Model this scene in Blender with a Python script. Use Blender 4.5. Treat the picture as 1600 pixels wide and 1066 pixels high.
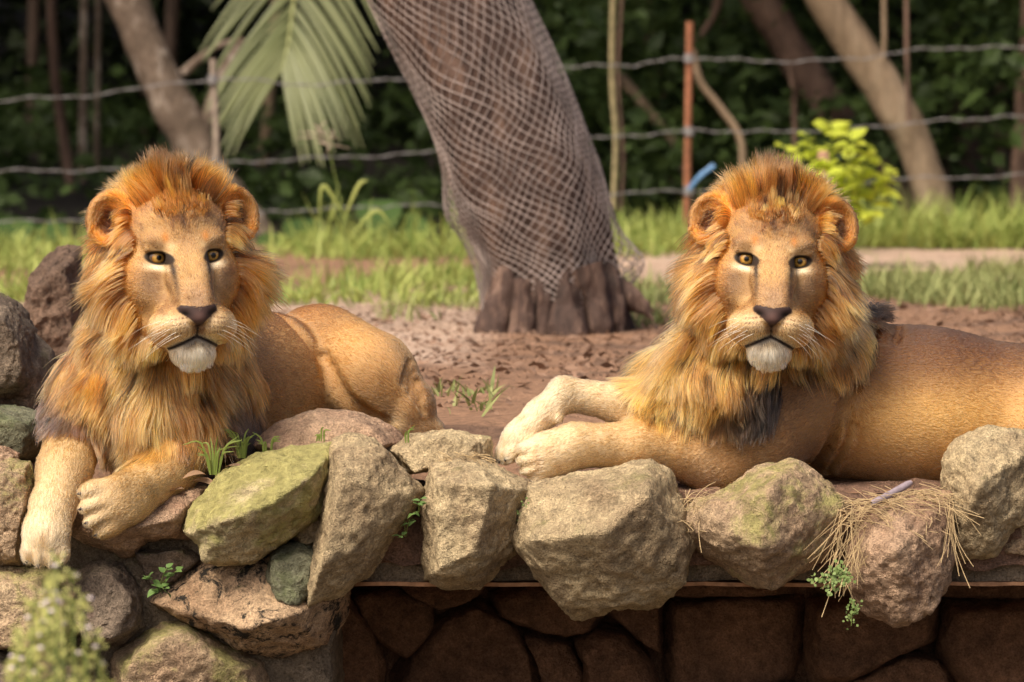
import bpy, bmesh, math, random
import numpy as np
from mathutils import Vector, Matrix

for o in list(bpy.data.objects):
    bpy.data.objects.remove(o)
SC = bpy.context.scene
COL = SC.collection
rng = np.random.default_rng(7)
random.seed(7)

# ------------------------------------------------------------------ camera
CAM_Z, CAM_D, FPX = 0.86, 12.0, 7680.0
PITCH = math.atan((533.0 - 150.0) / FPX)
cam_data = bpy.data.cameras.new('camera')
cam_data.sensor_width = 36.0
cam_data.lens = 36.0 * FPX / 1600.0
cam_data.clip_start, cam_data.clip_end = 0.5, 400.0
cam_data.dof.use_dof = True
cam_data.dof.focus_distance = 11.88
cam_data.dof.aperture_fstop = 5.6
cam = bpy.data.objects.new('camera', cam_data)
cam.location = (0, -CAM_D, CAM_Z)
cam.rotation_euler = (math.pi / 2 - PITCH, 0, 0)
COL.objects.link(cam)
SC.camera = cam

# ------------------------------------------------------------------ sky and sun
SUN_EL, SUN_AZ = math.radians(52), math.radians(218)      # azimuth clockwise from +Y
wd = bpy.data.worlds.new('World')
SC.world = wd
wd.use_nodes = True
nt = wd.node_tree
nt.nodes.clear()
sky = nt.nodes.new('ShaderNodeTexSky')
sky.sky_type = 'NISHITA'
sky.sun_disc = False
sky.sun_elevation = SUN_EL
sky.sun_rotation = SUN_AZ
sky.air_density, sky.dust_density, sky.ozone_density = 0.7, 6.0, 0.0
bg = nt.nodes.new('ShaderNodeBackground')
bg.inputs['Strength'].default_value = 0.10
wo = nt.nodes.new('ShaderNodeOutputWorld')
nt.links.new(sky.outputs[0], bg.inputs[0])
nt.links.new(bg.outputs[0], wo.inputs[0])
sd = bpy.data.lights.new('sun', 'SUN')
sd.energy = 2.4
sd.angle = math.radians(26)
sd.color = (1.0, 0.92, 0.79)
sun = bpy.data.objects.new('sun', sd)
sv = Vector((math.sin(SUN_AZ) * math.cos(SUN_EL), math.cos(SUN_AZ) * math.cos(SUN_EL), math.sin(SUN_EL)))
sun.rotation_euler = sv.to_track_quat('Z', 'Y').to_euler()
sun.location = sv * 30
COL.objects.link(sun)
SC.view_settings.view_transform = 'Standard'
SC.view_settings.look = 'None'
SC.view_settings.gamma = 1.0
SC.view_settings.use_curve_mapping = False
SC.view_settings.exposure = 0.85

# ------------------------------------------------------------------ helpers
_cp, _sp = math.cos(PITCH), math.sin(PITCH)
def W(px, py, Y=0.0):
    """world point at depth Y lying on the sight line of photo position (px, py)"""
    a, b = (px - 800.0) / FPX, (533.0 - py) / FPX
    dy = _cp + b * _sp
    t = (Y + CAM_D) / dy
    return np.array([a * t, Y, CAM_Z + t * (-_sp + b * _cp)])

def _h(ix, iy, iz, seed):
    h = (ix.astype(np.uint32) * np.uint32(374761393) + iy.astype(np.uint32) * np.uint32(668265263)
         + iz.astype(np.uint32) * np.uint32(2147483647) + np.uint32((seed * 974711 + 13) & 0xffffffff))
    h = (h ^ (h >> np.uint32(13))) * np.uint32(1274126177)
    h = (h ^ (h >> np.uint32(16))) * np.uint32(2246822519)
    h = h ^ (h >> np.uint32(15))
    return (h & np.uint32(0xffffff)).astype(np.float32) / np.float32(0xffffff)

def vnoise(P, seed=0):
    """value noise in -1..1 for an (N,3) array"""
    P = np.asarray(P, dtype=np.float64)
    I = np.floor(P).astype(np.int64)
    f = P - I
    u = f * f * (3 - 2 * f)
    r = 0
    for dx in (0, 1):
        for dy in (0, 1):
            for dz in (0, 1):
                w = (u[:, 0] if dx else 1 - u[:, 0]) * (u[:, 1] if dy else 1 - u[:, 1]) * (u[:, 2] if dz else 1 - u[:, 2])
                r = r + w * _h(I[:, 0] + dx, I[:, 1] + dy, I[:, 2] + dz, seed)
    return r * 2 - 1

def fbm(P, octv=4, seed=0, gain=0.5):
    P = np.asarray(P, dtype=np.float64)
    a, s, tot = 1.0, 0, 0
    for i in range(octv):
        s = s + a * vnoise(P * (2.03 ** i) + i * 17.3, seed + i)
        tot += a
        a *= gain
    return s / tot

def sstep(a, b, x):
    t = np.clip((x - a) / (b - a), 0, 1)
    return t * t * (3 - 2 * t)

def nrm(v):
    return v / np.maximum(np.linalg.norm(v, axis=-1, keepdims=True), 1e-9)

def put(o, parent=None, label=None, cat=None, group=None, kind=None):
    COL.objects.link(o)
    if parent is not None:
        o.parent = parent
    for k, v in (('label', label), ('category', cat), ('group', group), ('kind', kind)):
        if v:
            o[k] = v
    return o

def mesh_np(name, V, faces, col=None, smooth=True):
    """mesh from numpy: faces is an (M,k) int array"""
    me = bpy.data.meshes.new(name)
    V = np.asarray(V, np.float32)
    faces = np.asarray(faces, np.int32)
    m, k = faces.shape
    me.vertices.add(len(V))
    me.vertices.foreach_set('co', V.ravel())
    me.loops.add(m * k)
    me.loops.foreach_set('vertex_index', faces.ravel())
    me.polygons.add(m)
    me.polygons.foreach_set('loop_start', np.arange(0, m * k, k, dtype=np.int32))
    me.polygons.foreach_set('loop_total', np.full(m, k, np.int32))
    me.update(calc_edges=True)
    me.polygons.foreach_set('use_smooth', np.full(m, smooth, bool))
    if col is not None:
        a = me.color_attributes.new('col', 'FLOAT_COLOR', 'POINT')
        c4 = np.ones((len(V), 4), np.float32)
        c4[:, :3] = col
        a.data.foreach_set('color', c4.ravel())
    return me

def add_mesh(name, V, faces, mat, parent=None, col=None, smooth=True, origin=None, **kw):
    """link one mesh object; world vertices V are stored relative to the parent or to origin"""
    V = np.asarray(V, np.float64)
    if parent is not None:
        off = np.array(parent.location)
        pp = parent.parent
        while pp is not None:
            off = off + np.array(pp.location)
            pp = pp.parent
        me = mesh_np(name, V - off, faces, col, smooth)
        o = bpy.data.objects.new(name, me)
    else:
        if origin is None:
            origin = np.array([(V[:, 0].min() + V[:, 0].max()) / 2, (V[:, 1].min() + V[:, 1].max()) / 2, V[:, 2].min()])
        me = mesh_np(name, V - np.asarray(origin), faces, col, smooth)
        o = bpy.data.objects.new(name, me)
        o.location = origin
    me.materials.append(mat)
    return put(o, parent, **kw)

def empty(name, loc, **kw):
    o = bpy.data.objects.new(name, None)
    o.location = loc
    o.empty_display_size = 0.1
    return put(o, **kw)

def tube(pts, rad, sides=6, closed=False, cap=True):
    """verts and quad faces (triangles repeated as degenerate-free quads) of a tube along pts"""
    pts = np.asarray(pts, np.float64)
    n = len(pts)
    rad = np.broadcast_to(np.asarray(rad, np.float64), (n,))
    T = nrm(np.gradient(pts, axis=0))
    ref = np.array([0.0, 1.0, 0.0]) if abs(T[:, 1]).mean() < 0.8 else np.array([1.0, 0, 0])
    A = nrm(np.cross(T, ref))
    B = np.cross(T, A)
    ang = np.arange(sides) * 2 * np.pi / sides
    V = pts[:, None, :] + rad[:, None, None] * (np.cos(ang)[None, :, None] * A[:, None, :] + np.sin(ang)[None, :, None] * B[:, None, :])
    V = V.reshape(-1, 3)
    i = np.arange(n - 1)[:, None] * sides
    j = np.arange(sides)[None, :]
    j2 = (j + 1) % sides
    Fq = np.stack([i + j, i + j2, i + sides + j2, i + sides + j], -1).reshape(-1, 4)
    return V, Fq

def spline(pts, n):
    """Catmull-Rom through pts, n samples"""
    p = np.asarray(pts, np.float64)
    p = np.vstack([2 * p[0] - p[1], p, 2 * p[-1] - p[-2]])
    t = np.linspace(0, len(p) - 3 - 1e-9, n)
    i = t.astype(int)
    f = (t - i)[:, None]
    a, b, c, d = p[i], p[i + 1], p[i + 2], p[i + 3]
    return 0.5 * (2 * b + (c - a) * f + (2 * a - 5 * b + 4 * c - d) * f ** 2 + (3 * b - a - 3 * c + d) * f ** 3)

def merge(parts):
    Vs, Fs, o = [], [], 0
    for V, F in parts:
        Vs.append(V)
        Fs.append(np.asarray(F) + o)
        o += len(V)
    return np.vstack(Vs), np.vstack(Fs)

# ------------------------------------------------------------------ material helpers
def mat_new(name):
    m = bpy.data.materials.new(name)
    m.use_nodes = True
    n = m.node_tree
    b = n.nodes['Principled BSDF']
    b.inputs['Roughness'].default_value = 0.85
    b.inputs['Specular IOR Level'].default_value = 0.25
    return m, n, b

def nd(n, t, **kw):
    x = n.nodes.new(t)
    for k, v in kw.items():
        if k in x.inputs.keys():
            x.inputs[k].default_value = v
        else:
            setattr(x, k, v)
    return x

def ramp(n, src, stops):
    r = n.nodes.new('ShaderNodeValToRGB')
    cr = r.color_ramp
    while len(cr.elements) < len(stops):
        cr.elements.new(0.5)
    for e, (p, c) in zip(cr.elements, stops):
        e.position = p
        e.color = (c, c, c, 1) if np.isscalar(c) else (*c, 1)
    n.links.new(src, r.inputs[0])
    return r

def mixc(n, fac, a, b, mode='MIX'):
    x = n.nodes.new('ShaderNodeMix')
    x.data_type = 'RGBA'
    x.blend_type = mode
    for s, v in ((0, fac), (6, a), (7, b)):
        if hasattr(v, 'links') or hasattr(v, 'is_linked'):
            n.links.new(v, x.inputs[s])
        elif s == 0:
            x.inputs[0].default_value = v
        else:
            x.inputs[s].default_value = (*v, 1)
    return x.outputs[2]

def noise_tex(n, vec, scale, detail=5, rough=0.6, dist=0.0):
    t = nd(n, 'ShaderNodeTexNoise', Scale=scale, Detail=detail, Roughness=rough, Distortion=dist)
    n.links.new(vec, t.inputs['Vector'])
    return t

def bump(n, b, hgt, strength=0.5, dist=0.01, prev=None):
    x = nd(n, 'ShaderNodeBump', Strength=strength, Distance=dist)
    n.links.new(hgt, x.inputs['Height'])
    if prev is not None:
        n.links.new(prev, x.inputs['Normal'])
    n.links.new(x.outputs[0], b.inputs['Normal'])
    return x.outputs[0]

def geo_pos(n):
    return n.nodes.new('ShaderNodeNewGeometry').outputs['Position']

def simple_mat(name, c, rough=0.85, var=0.25, scale=30.0, spec=0.25, sss=None):
    m, n, b = mat_new(name)
    t = noise_tex(n, geo_pos(n), scale)
    c = np.array(c)
    r = ramp(n, t.outputs[0], [(0.3, tuple(c * (1 - var))), (0.7, tuple(np.minimum(c * (1 + var), 1)))])
    n.links.new(r.outputs[0], b.inputs['Base Color'])
    b.inputs['Roughness'].default_value = rough
    b.inputs['Specular IOR Level'].default_value = spec
    bump(n, b, t.outputs[0], 0.3, 0.01)
    return m

def leaf_mat(name, c1, c2, trans=0.35, rough=0.5, scale=3.0):
    """two-sided leaf: diffuse and gloss plus light passing through"""
    m, n, b = mat_new(name)
    rnd = n.nodes.new('ShaderNodeNewGeometry').outputs['Random Per Island']
    t = noise_tex(n, geo_pos(n), scale, 2)
    mx = n.nodes.new('ShaderNodeMath'); mx.operation = 'MULTIPLY_ADD'
    n.links.new(rnd, mx.inputs[0]); mx.inputs[1].default_value = 0.6
    n.links.new(t.outputs[0], mx.inputs[2])
    r = ramp(n, mx.outputs[0], [(0.35, c1), (1.0, c2)])
    n.links.new(r.outputs[0], b.inputs['Base Color'])
    b.inputs['Roughness'].default_value = rough
    tr = n.nodes.new('ShaderNodeBsdfTranslucent')
    n.links.new(r.outputs[0], tr.inputs[0])
    ms = n.nodes.new('ShaderNodeMixShader')
    ms.inputs[0].default_value = trans
    n.links.new(b.outputs[0], ms.inputs[1])
    n.links.new(tr.outputs[0], ms.inputs[2])
    n.links.new(ms.outputs[0], n.nodes['Material Output'].inputs[0])
    return m
# ================================================================== ground
def stone_material(name, base, alt, moss=0.3, moss_col=(.20, .20, .055), dark=0.25, seed=0.0, speck=0.5):
    m, n, b = mat_new(name)
    oi = n.nodes.new('ShaderNodeObjectInfo')
    pos = geo_pos(n)
    off = n.nodes.new('ShaderNodeVectorMath'); off.operation = 'ADD'
    n.links.new(pos, off.inputs[0])
    off.inputs[1].default_value = (seed, seed * 2, seed * 3)
    v = off.outputs[0]
    big = noise_tex(n, v, 5.5, 6, .62, .4)
    mid = noise_tex(n, v, 34, 5, .7)
    fine = noise_tex(n, v, 190, 3, .7)
    r1 = ramp(n, big.outputs[0], [(.34, alt), (.62, base)])
    c = mixc(n, .75, r1.outputs[0], ramp(n, mid.outputs[0], [(.30, .40), (.50, .92), (.72, 1.45)]).outputs[0], 'MULTIPLY')
    c = mixc(n, speck, c, ramp(n, fine.outputs[0], [(.30, .25), (.5, .95), (.68, 1.75)]).outputs[0], 'MULTIPLY')
    # dark lichen spots
    dk = noise_tex(n, v, 13, 7, .78, .6)
    c = mixc(n, ramp(n, dk.outputs[0], [(.60 - (.09 if dark > .9 else 0), 0.0), (.68 - (.10 if dark > .9 else 0), dark)]).outputs[0], c, (.035, .030, .024))
    # pale lichen crust
    pl = noise_tex(n, v, 21, 6, .75)
    c = mixc(n, ramp(n, pl.outputs[0], [(.58, 0.0), (.70, .6)]).outputs[0], c, tuple(min(1, x * 1.5) for x in base))
    # moss grows on the sides that look up or out, in patches
    ms = noise_tex(n, v, 7.5, 7, .72, .3)
    nz = n.nodes.new('ShaderNodeSeparateXYZ')
    n.links.new(n.nodes.new('ShaderNodeNewGeometry').outputs['Normal'], nz.inputs[0])
    add = n.nodes.new('ShaderNodeMath'); add.operation = 'MULTIPLY_ADD'
    n.links.new(nz.outputs['Z'], add.inputs[0]); add.inputs[1].default_value = .10
    n.links.new(ms.outputs[0], add.inputs[2])
    lo = .78 - .46 * moss
    mf = ramp(n, add.outputs[0], [(lo, 0.0), (lo + .14, min(1, .45 + moss * .45))])
    mc = mixc(n, ramp(n, mid.outputs[0], [(.35, 0.0), (.65, 1.0)]).outputs[0], tuple(x * .55 for x in moss_col), moss_col)
    c = mixc(n, mf.outputs[0], c, mc)
    n.links.new(c, b.inputs['Base Color'])
    b.inputs['Roughness'].default_value = .9
    b.inputs['Specular IOR Level'].default_value = .2
    bp = bump(n, b, mid.outputs[0], .9, .030)
    bump(n, b, fine.outputs[0], .8, .008, bp)
    return m

def ground_z(x, Y):
    z = -.105 + .105 * sstep(.05, .9, Y)
    z = z + .012 * np.sin(x * 2.1 + Y * .7) * sstep(.5, 2, Y)
    z = z + np.maximum(Y - 17.5, 0) * .045 + np.maximum(Y - 30, 0) * .16
    return z

def grid_mesh(xs, ys):
    X, Y = np.meshgrid(xs, ys, indexing='ij')
    nx, ny = X.shape
    i = np.arange(nx - 1)[:, None] * ny
    j = np.arange(ny - 1)[None, :]
    F = np.stack([i + j, i + ny + j, i + ny + j + 1, i + j + 1], -1).reshape(-1, 4)
    return X.ravel(), Y.ravel(), F

gx = np.concatenate([np.arange(-60, -5, 2.5), np.arange(-5, -2.6, .2), np.arange(-2.6, 2.6, .045), np.arange(2.6, 5, .2), np.arange(5, 61, 2.5)])
gy = np.concatenate([[-.16, -.155, -.15], np.arange(-.13, 3, .035), np.arange(3, 9, .06), np.arange(9, 18, .12), np.arange(18, 60, 1.5)])
X, Y, GF = grid_mesh(gx, gy)
Z = ground_z(X, Y)
PT = np.stack([X, Y, Z * 0], 1)
lump = fbm(PT * 2.2, 4, 3) * .022 + fbm(PT * 14, 3, 9) * .008 * sstep(0, .6, Y)
near = 1 - sstep(15, 19, Y)
Z = Z + lump * near
n1 = fbm(PT * np.array([1.3, .55, 1]), 4, 40)
n2 = fbm(PT * 5.0, 3, 44)
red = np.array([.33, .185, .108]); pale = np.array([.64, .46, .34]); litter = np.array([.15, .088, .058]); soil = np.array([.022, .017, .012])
gc = np.tile(red, (len(X), 1))
# pale trodden earth: left of the netted tree and the track in front of the fence
e1 = sstep(3.3, 4.2, Y + .5 * n1 + .9 * (X + .5)) * (1 - sstep(-.25, .0, X + .18 * n1)) * (1 - sstep(9, 10.5, Y + n1))
e2 = sstep(10.2, 11.4, Y + 1.2 * n1) * (1 - sstep(15.2, 16.4, Y + n1)) * sstep(.2, .7, X + .2 * n1)
e3 = (1 - sstep(-1.0, -.8, X)) * sstep(2, 3, Y) * (1 - sstep(9, 10, Y))
e = np.clip(e1 + e2 + e3, 0, 1) * (.75 + .35 * n2)
gc = gc * (1 - e[:, None]) + pale * e[:, None]
l = sstep(.12, .5, n2 + .25 * n1) * (1 - e) * .8
gc = gc * (1 - l[:, None]) + litter * l[:, None]
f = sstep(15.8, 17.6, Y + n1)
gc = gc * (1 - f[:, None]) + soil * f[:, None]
GM, n, b = mat_new('red_earth')
at = nd(n, 'ShaderNodeAttribute', attribute_name='col')
ps = geo_pos(n)
t1, t2 = noise_tex(n, ps, 26, 6, .7), noise_tex(n, ps, 120, 4, .7)
c = mixc(n, .8, at.outputs['Color'], ramp(n, t1.outputs[0], [(.32, .5), (.55, 1.0), (.72, 1.35)]).outputs[0], 'MULTIPLY')
c = mixc(n, .6, c, ramp(n, t2.outputs[0], [(.3, .55), (.6, 1.1), (.75, 1.5)]).outputs[0], 'MULTIPLY')
n.links.new(c, b.inputs['Base Color'])
bp = bump(n, b, t1.outputs[0], .8, .03)
bump(n, b, t2.outputs[0], .6, .008, bp)
add_mesh('ground', np.stack([X, Y, Z], 1), GF, GM, col=gc, origin=(0, 0, 0), kind='structure')

PIT = simple_mat('pit_soil', (.10, .075, .05), .95, .4, 6)
xs, ys = np.linspace(-40, 40, 60), np.concatenate([np.linspace(-40, -6, 18), np.linspace(-5.8, .9, 40)])
X, Y, F = grid_mesh(xs, ys)
add_mesh('pit_floor', np.stack([X, Y, -1.55 + .06 * fbm(np.stack([X, Y, X * 0], 1) * .9, 3, 5)], 1), F, PIT, origin=(0, 0, -1.55), kind='structure')
# ================================================================== stones
def _ico(sub):
    bm = bmesh.new()
    bmesh.ops.create_icosphere(bm, subdivisions=sub, radius=1.0)
    V = np.array([v.co[:] for v in bm.verts])
    F = np.array([[v.index for v in f.verts] for f in bm.faces])
    bm.free()
    return nrm(V), F
ICO = {s: _ico(s) for s in (3, 4, 5, 6)}

def hull_planes(P):
    bm = bmesh.new()
    for p in P:
        bm.verts.new(p)
    bmesh.ops.convex_hull(bm, input=bm.verts[:])
    bm.normal_update()
    N = np.array([f.normal[:] for f in bm.faces])
    D = np.array([f.normal.dot(f.verts[0].co) for f in bm.faces])
    bm.free()
    ok = D > 1e-4
    return N[ok], D[ok]

def stone_mesh(out, Y0, T, ridge=(), seed=0, sub=6, sharp=26, rough=1.0, inset=.62, tilt=0.0):
    """a broken stone whose outline seen from the front is `out` (photo positions), front at Y0, T thick"""
    rg = np.random.default_rng(seed + 500)
    Yc = Y0 + .42 * T
    O = np.array([W(px, py, Yc) for px, py in out])
    cx = (O.max(0) + O.min(0)) / 2
    cx[1] = Yc
    mean = O.mean(0)
    pts = [O]
    if len(ridge):
        inset = .84
    fr = mean + (O - mean) * (inset + .14 * rg.random((len(O), 1)))
    fr[:, 1] = Y0 + T * ((.17 if len(ridge) else 0) + .13 * rg.random(len(O))) + tilt * (fr[:, 2] - mean[2])
    pts.append(fr)
    bk = mean + (O - mean) * (.72 + .1 * rg.random((len(O), 1)))
    bk[:, 1] = Y0 + T
    pts.append(bk)
    if len(ridge):
        pts.append(np.array([W(px, py, Y0 - f * 1.3) for px, py, f in ridge]))
    P = np.vstack(pts)
    S = np.array([max(np.ptp(O[:, 0]) / 2, .01), T / 2, max(np.ptp(O[:, 2]) / 2, .01)])
    c0 = np.array([mean[0], Y0 + T * .5, mean[2]])
    N, D = hull_planes((P - c0) / S)
    U, F = ICO[sub]
    q = np.maximum(U @ N.T / D[None, :], 1e-6)
    m = q.max(1, keepdims=True)
    sharp = sharp * 5.0
    r = 1 / (m[:, 0] * ((q / m) ** sharp).sum(1) ** (1 / sharp))
    V = U * r[:, None]
    # pull in the concave stretches of the outline
    o2 = (O - c0)[:, [0, 2]] / S[[0, 2]]
    ang = np.arctan2(o2[:, 1], o2[:, 0])
    th = np.linspace(-np.pi, np.pi, 361)
    def ray_r(a):
        d = np.array([math.cos(a), math.sin(a)])
        best = 0
        for i in range(len(o2)):
            p, e = o2[i], o2[(i + 1) % len(o2)] - o2[i]
            den = d[0] * e[1] - d[1] * e[0]
            if abs(den) > 1e-9:
                t = (p[0] * e[1] - p[1] * e[0]) / den
                u = (p[0] * d[1] - p[1] * d[0]) / den
                if t > 0 and -1e-6 <= u <= 1 + 1e-6:
                    best = max(best, t)
        return best
    ro = np.array([ray_r(a) for a in th])
    q2 = np.maximum(np.stack([np.cos(th), np.sin(th)], 1) @ N[:, [0, 2]].T / D[None, :], 1e-6)
    rh = 1 / q2.max(1)
    fac = np.clip(ro / np.maximum(rh, 1e-6), .6, 1.0)
    fac = np.convolve(np.pad(fac, 6, mode='wrap'), np.ones(13) / 13, 'valid')
    va = np.arctan2(V[:, 2], V[:, 0])
    k = np.interp(va, th, fac)
    rad = np.sqrt(V[:, 0] ** 2 + V[:, 2] ** 2) / np.maximum(np.sqrt((V ** 2).sum(1)), 1e-6)
    k = 1 - (1 - k) * np.clip(rad * 1.2, 0, 1)
    V[:, 0] *= k
    V[:, 2] *= k
    V = V * S + c0
    for d in (0, 2):                                   # full size of the traced outline
        a0, a1, b0, b1 = V[:, d].min(), V[:, d].max(), O[:, d].min(), O[:, d].max()
        m_ = .025 * (b1 - b0)
        b0, b1 = b0 - m_, b1 + m_
        V[:, d] = b0 + (V[:, d] - a0) * (b1 - b0) / (a1 - a0)
    Nn = nrm((V - c0) / S ** 2)
    sz = float(np.cbrt(S.prod()))
    big = fbm(V * (1.1 / sz), 3, seed) * .035 * sz
    rid = (1 - np.abs(fbm(V * 11, 4, seed + 7))) ** 2.0
    mid = fbm(V * 24, 4, seed + 3, .65) * .011 + (rid - .6) * .012
    pit = np.minimum(fbm(V * 70, 3, seed + 9), .05) * .0105
    V = V + Nn * (big + (mid + pit) * rough)[:, None]
    return V, F

GRANITE = stone_material('stone_beige', (.57, .44, .255), (.33, .235, .135), .28, dark=.45, seed=1)
REDST = stone_material('stone_reddish', (.50, .335, .215), (.34, .205, .13), .14, seed=4)
MOSSY = stone_material('stone_mossy', (.58, .47, .26), (.40, .31, .18), .82, (.44, .40, .13), seed=7)
MOSSB = stone_material('stone_half_mossy', (.52, .375, .23), (.37, .245, .15), .60, (.36, .345, .10), seed=12)
DARKST = stone_material('stone_dark', (.27, .205, .145), (.13, .095, .07), .34, (.17, .18, .05), .6, seed=15)
BLACKL = stone_material('stone_black_lichen', (.58, .40, .24), (.42, .26, .15), .16, (.2, .2, .06), 1.0, seed=19)
GREENST = stone_material('stone_green', (.24, .235, .15), (.15, .145, .09), .45, (.15, .18, .065), .4, seed=23)
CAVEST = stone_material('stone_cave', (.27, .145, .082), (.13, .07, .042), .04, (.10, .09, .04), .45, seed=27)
MORTAR = stone_material('mortar', (.30, .235, .16), (.17, .13, .09), .45, (.17, .18, .06), .5, seed=31)
EDGE = simple_mat('ledge_edge', (.36, .19, .10), .85, .4, 40)

wall = empty('retaining_wall', (0, -.2, -.6), label='low retaining wall of rough mossy stones that both lions rest on', cat='wall')
def st(out, Y0, T, mat, parent=None, **kw):
    V, F = stone_mesh(out, Y0, T, **kw)
    return add_mesh('stone', V, F, mat, parent or wall)

# rim of the wall, as the stones follow one another
st([(-40, 735), (10, 722), (44, 724), (52, 770), (46, 835), (36, 884), (-40, 886)], -.24, .32, MOSSB, seed=1)
st([(-30, 705), (0, 700), (26, 712), (24, 735), (-30, 735)], -.10, .2, REDST, seed=2, sub=5)
st([(118, 792), (150, 752), (220, 772), (318, 765), (312, 800), (300, 838), (232, 838), (206, 872), (172, 858), (118, 832)], -.235, .36, REDST, seed=3, ridge=[(180, 828, .02), (260, 815, .02)])
st([(524, 694), (470, 700), (400, 714), (342, 748), (302, 798), (296, 824), (322, 838), (322, 868), (346, 878), (402, 870), (436, 846), (498, 806), (518, 770), (524, 730)], -.36, .42, MOSSY, seed=4, ridge=[(345, 815, .02), (420, 790, .03), (490, 740, .0)], tilt=.35)
st([(392, 694), (440, 660), (500, 640), (560, 646), (604, 664), (632, 690), (618, 712), (520, 716), (420, 712)], -.10, .30, REDST, seed=5, rough=.6, tilt=.6)
st([(542, 682), (520, 692), (518, 738), (506, 800), (494, 860), (477, 914), (488, 940), (532, 926), (572, 902), (600, 850), (640, 805), (657, 770), (604, 706), (572, 688)], -.37, .34, GRANITE, seed=6, ridge=[(538, 745, .02), (508, 880, .03), (605, 775, .0), (555, 860, .01)])
st([(452, 838), (468, 812), (500, 795), (520, 800), (512, 842), (480, 854)], -.24, .2, GRANITE, seed=7, sub=5)
st([(606, 704), (640, 682), (700, 674), (762, 686), (768, 722), (700, 724), (640, 738)], -.16, .26, GRANITE, seed=8, rough=.8, tilt=.5)
st([(676, 727), (742, 722), (800, 744), (832, 762), (812, 822), (802, 862), (752, 914), (694, 916), (668, 900), (664, 790)], -.36, .36, GRANITE, seed=9, ridge=[(686, 760, .02), (768, 762, .035), (745, 858, .03), (690, 885, .015)], sharp=40)
st([(828, 762), (872, 750), (950, 735), (1012, 724), (1044, 748), (1064, 790), (1077, 842), (1062, 902), (1022, 942), (968, 944), (902, 962), (878, 940), (838, 890), (806, 850), (810, 802)], -.42, .44, GRANITE, seed=10, ridge=[(838, 846, .01), (945, 834, .06), (1008, 782, .03), (955, 925, -.06), (1045, 850, -.04)], sharp=45)
st([(1078, 796), (1130, 774), (1196, 728), (1240, 722), (1292, 758), (1322, 792), (1312, 842), (1280, 872), (1202, 912), (1160, 902), (1102, 864), (1076, 832)], -.38, .40, MOSSB, seed=11, ridge=[(1205, 765, .02), (1190, 855, .06), (1262, 806, -.02), (1115, 815, -.02)], sharp=36)
st([(1336, 832), (1388, 792), (1440, 772), (1480, 776), (1488, 840), (1484, 902), (1450, 950), (1402, 973), (1352, 952), (1326, 912), (1328, 866)], -.42, .40, REDST, seed=12, ridge=[(1400, 860, .02)], sharp=18)
st([(1476, 722), (1500, 690), (1542, 675), (1640, 680), (1640, 800), (1580, 828), (1552, 868), (1502, 870), (1488, 850), (1482, 782)], -.34, .42, GRANITE, seed=13, ridge=[(1530, 760, .02)], sharp=20)
st([(1552, 850), (1590, 792), (1650, 790), (1650, 866), (1556, 868)], -.22, .3, MOSSB, seed=14, sub=5)
# lower courses at the left end
st([(-60, 886), (20, 880), (90, 890), (130, 920), (128, 985), (60, 1012), (-60, 1010)], -.30, .5, MOSSB, seed=15)
st([(118, 892), (150, 868), (200, 876), (228, 920), (230, 975), (196, 1006), (140, 1008), (112, 960)], -.27, .5, DARKST, seed=16, sharp=12)
st([(246, 934), (292, 908), (330, 862), (420, 838), (470, 868), (540, 922), (534, 960), (512, 1000), (440, 1022), (384, 1014), (330, 978), (262, 948)], -.30, .6, BLACKL, seed=17, ridge=[(380, 980, .02), (450, 962, .03)], sharp=30)
st([(424, 862), (470, 848), (500, 862), (500, 930), (470, 956), (430, 945), (418, 905)], -.325, .3, GREENST, seed=18, sub=5, sharp=14)
st([(160, 1018), (232, 962), (300, 950), (372, 1000), (432, 1024), (436, 1110), (300, 1130), (160, 1120)], -.25, .6, MOSSB, seed=19)
st([(-60, 1012), (60, 1014), (130, 1012), (160, 1040), (158, 1120), (-60, 1130)], -.27, .5, DARKST, seed=20)
st([(206, 852), (300, 842), (330, 866), (292, 905), (240, 928), (228, 900)], -.16, .35, DARKST, seed=21, sub=5)
# mortar body behind the stones, ledge slab and its edge board
def block(x0, x1, y0, y1, z0, z1, seed, amp=.012, n=(60, 10, 16)):
    """a rough rectangular block, finely divided and weathered"""
    bm = bmesh.new()
    bmesh.ops.create_cube(bm, size=1)
    bmesh.ops.subdivide_edges(bm, edges=bm.edges[:], cuts=n[2], use_grid_fill=True)
    V = np.array([v.co[:] for v in bm.verts])
    F = np.array([[v.index for v in f.verts] for f in bm.faces])
    bm.free()
    V = (V + .5) * np.array([x1 - x0, y1 - y0, z1 - z0]) + np.array([x0, y0, z0])
    d = np.stack([fbm(V * 16 + 3 * i, 4, seed + i) for i in range(3)], 1)
    return V + d * amp, F
sx0, sx1 = W(548, 900, -.1)[0], W(1700, 900, -.1)[0]
V, F = block(sx0, sx1 + .4, -.155, .75, W(0, 908, -.15)[2], W(0, 858, -.15)[2], 70, .010, (0, 0, 40))
add_mesh('ledge_slab', V, F, MORTAR, wall)
zb = W(0, 918, -.15)[2]
V, F = block(sx0, sx1 + .4, -.165, .74, zb + .004, zb + .013, 75, .005, (0, 0, 40))
add_mesh('ledge_board', V, F, EDGE, wall)
V, F = block(-2.2, W(520, 900, 0)[0], -.10, .9, -1.5, -.13, 80, .02, (0, 0, 30))
add_mesh('mortar', V, F, MORTAR, wall)

BANK = stone_material('soil_bank', (.30, .175, .115), (.17, .10, .068), .18, (.10, .10, .04), .3, seed=37)
V, F = block(sx0 - .02, sx1 + .4, -.19, .08, W(0, 880, -.15)[2], -.095, 60, .035, (0, 0, 60))
add_mesh('soil_bank', V, F, BANK, wall)

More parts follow.
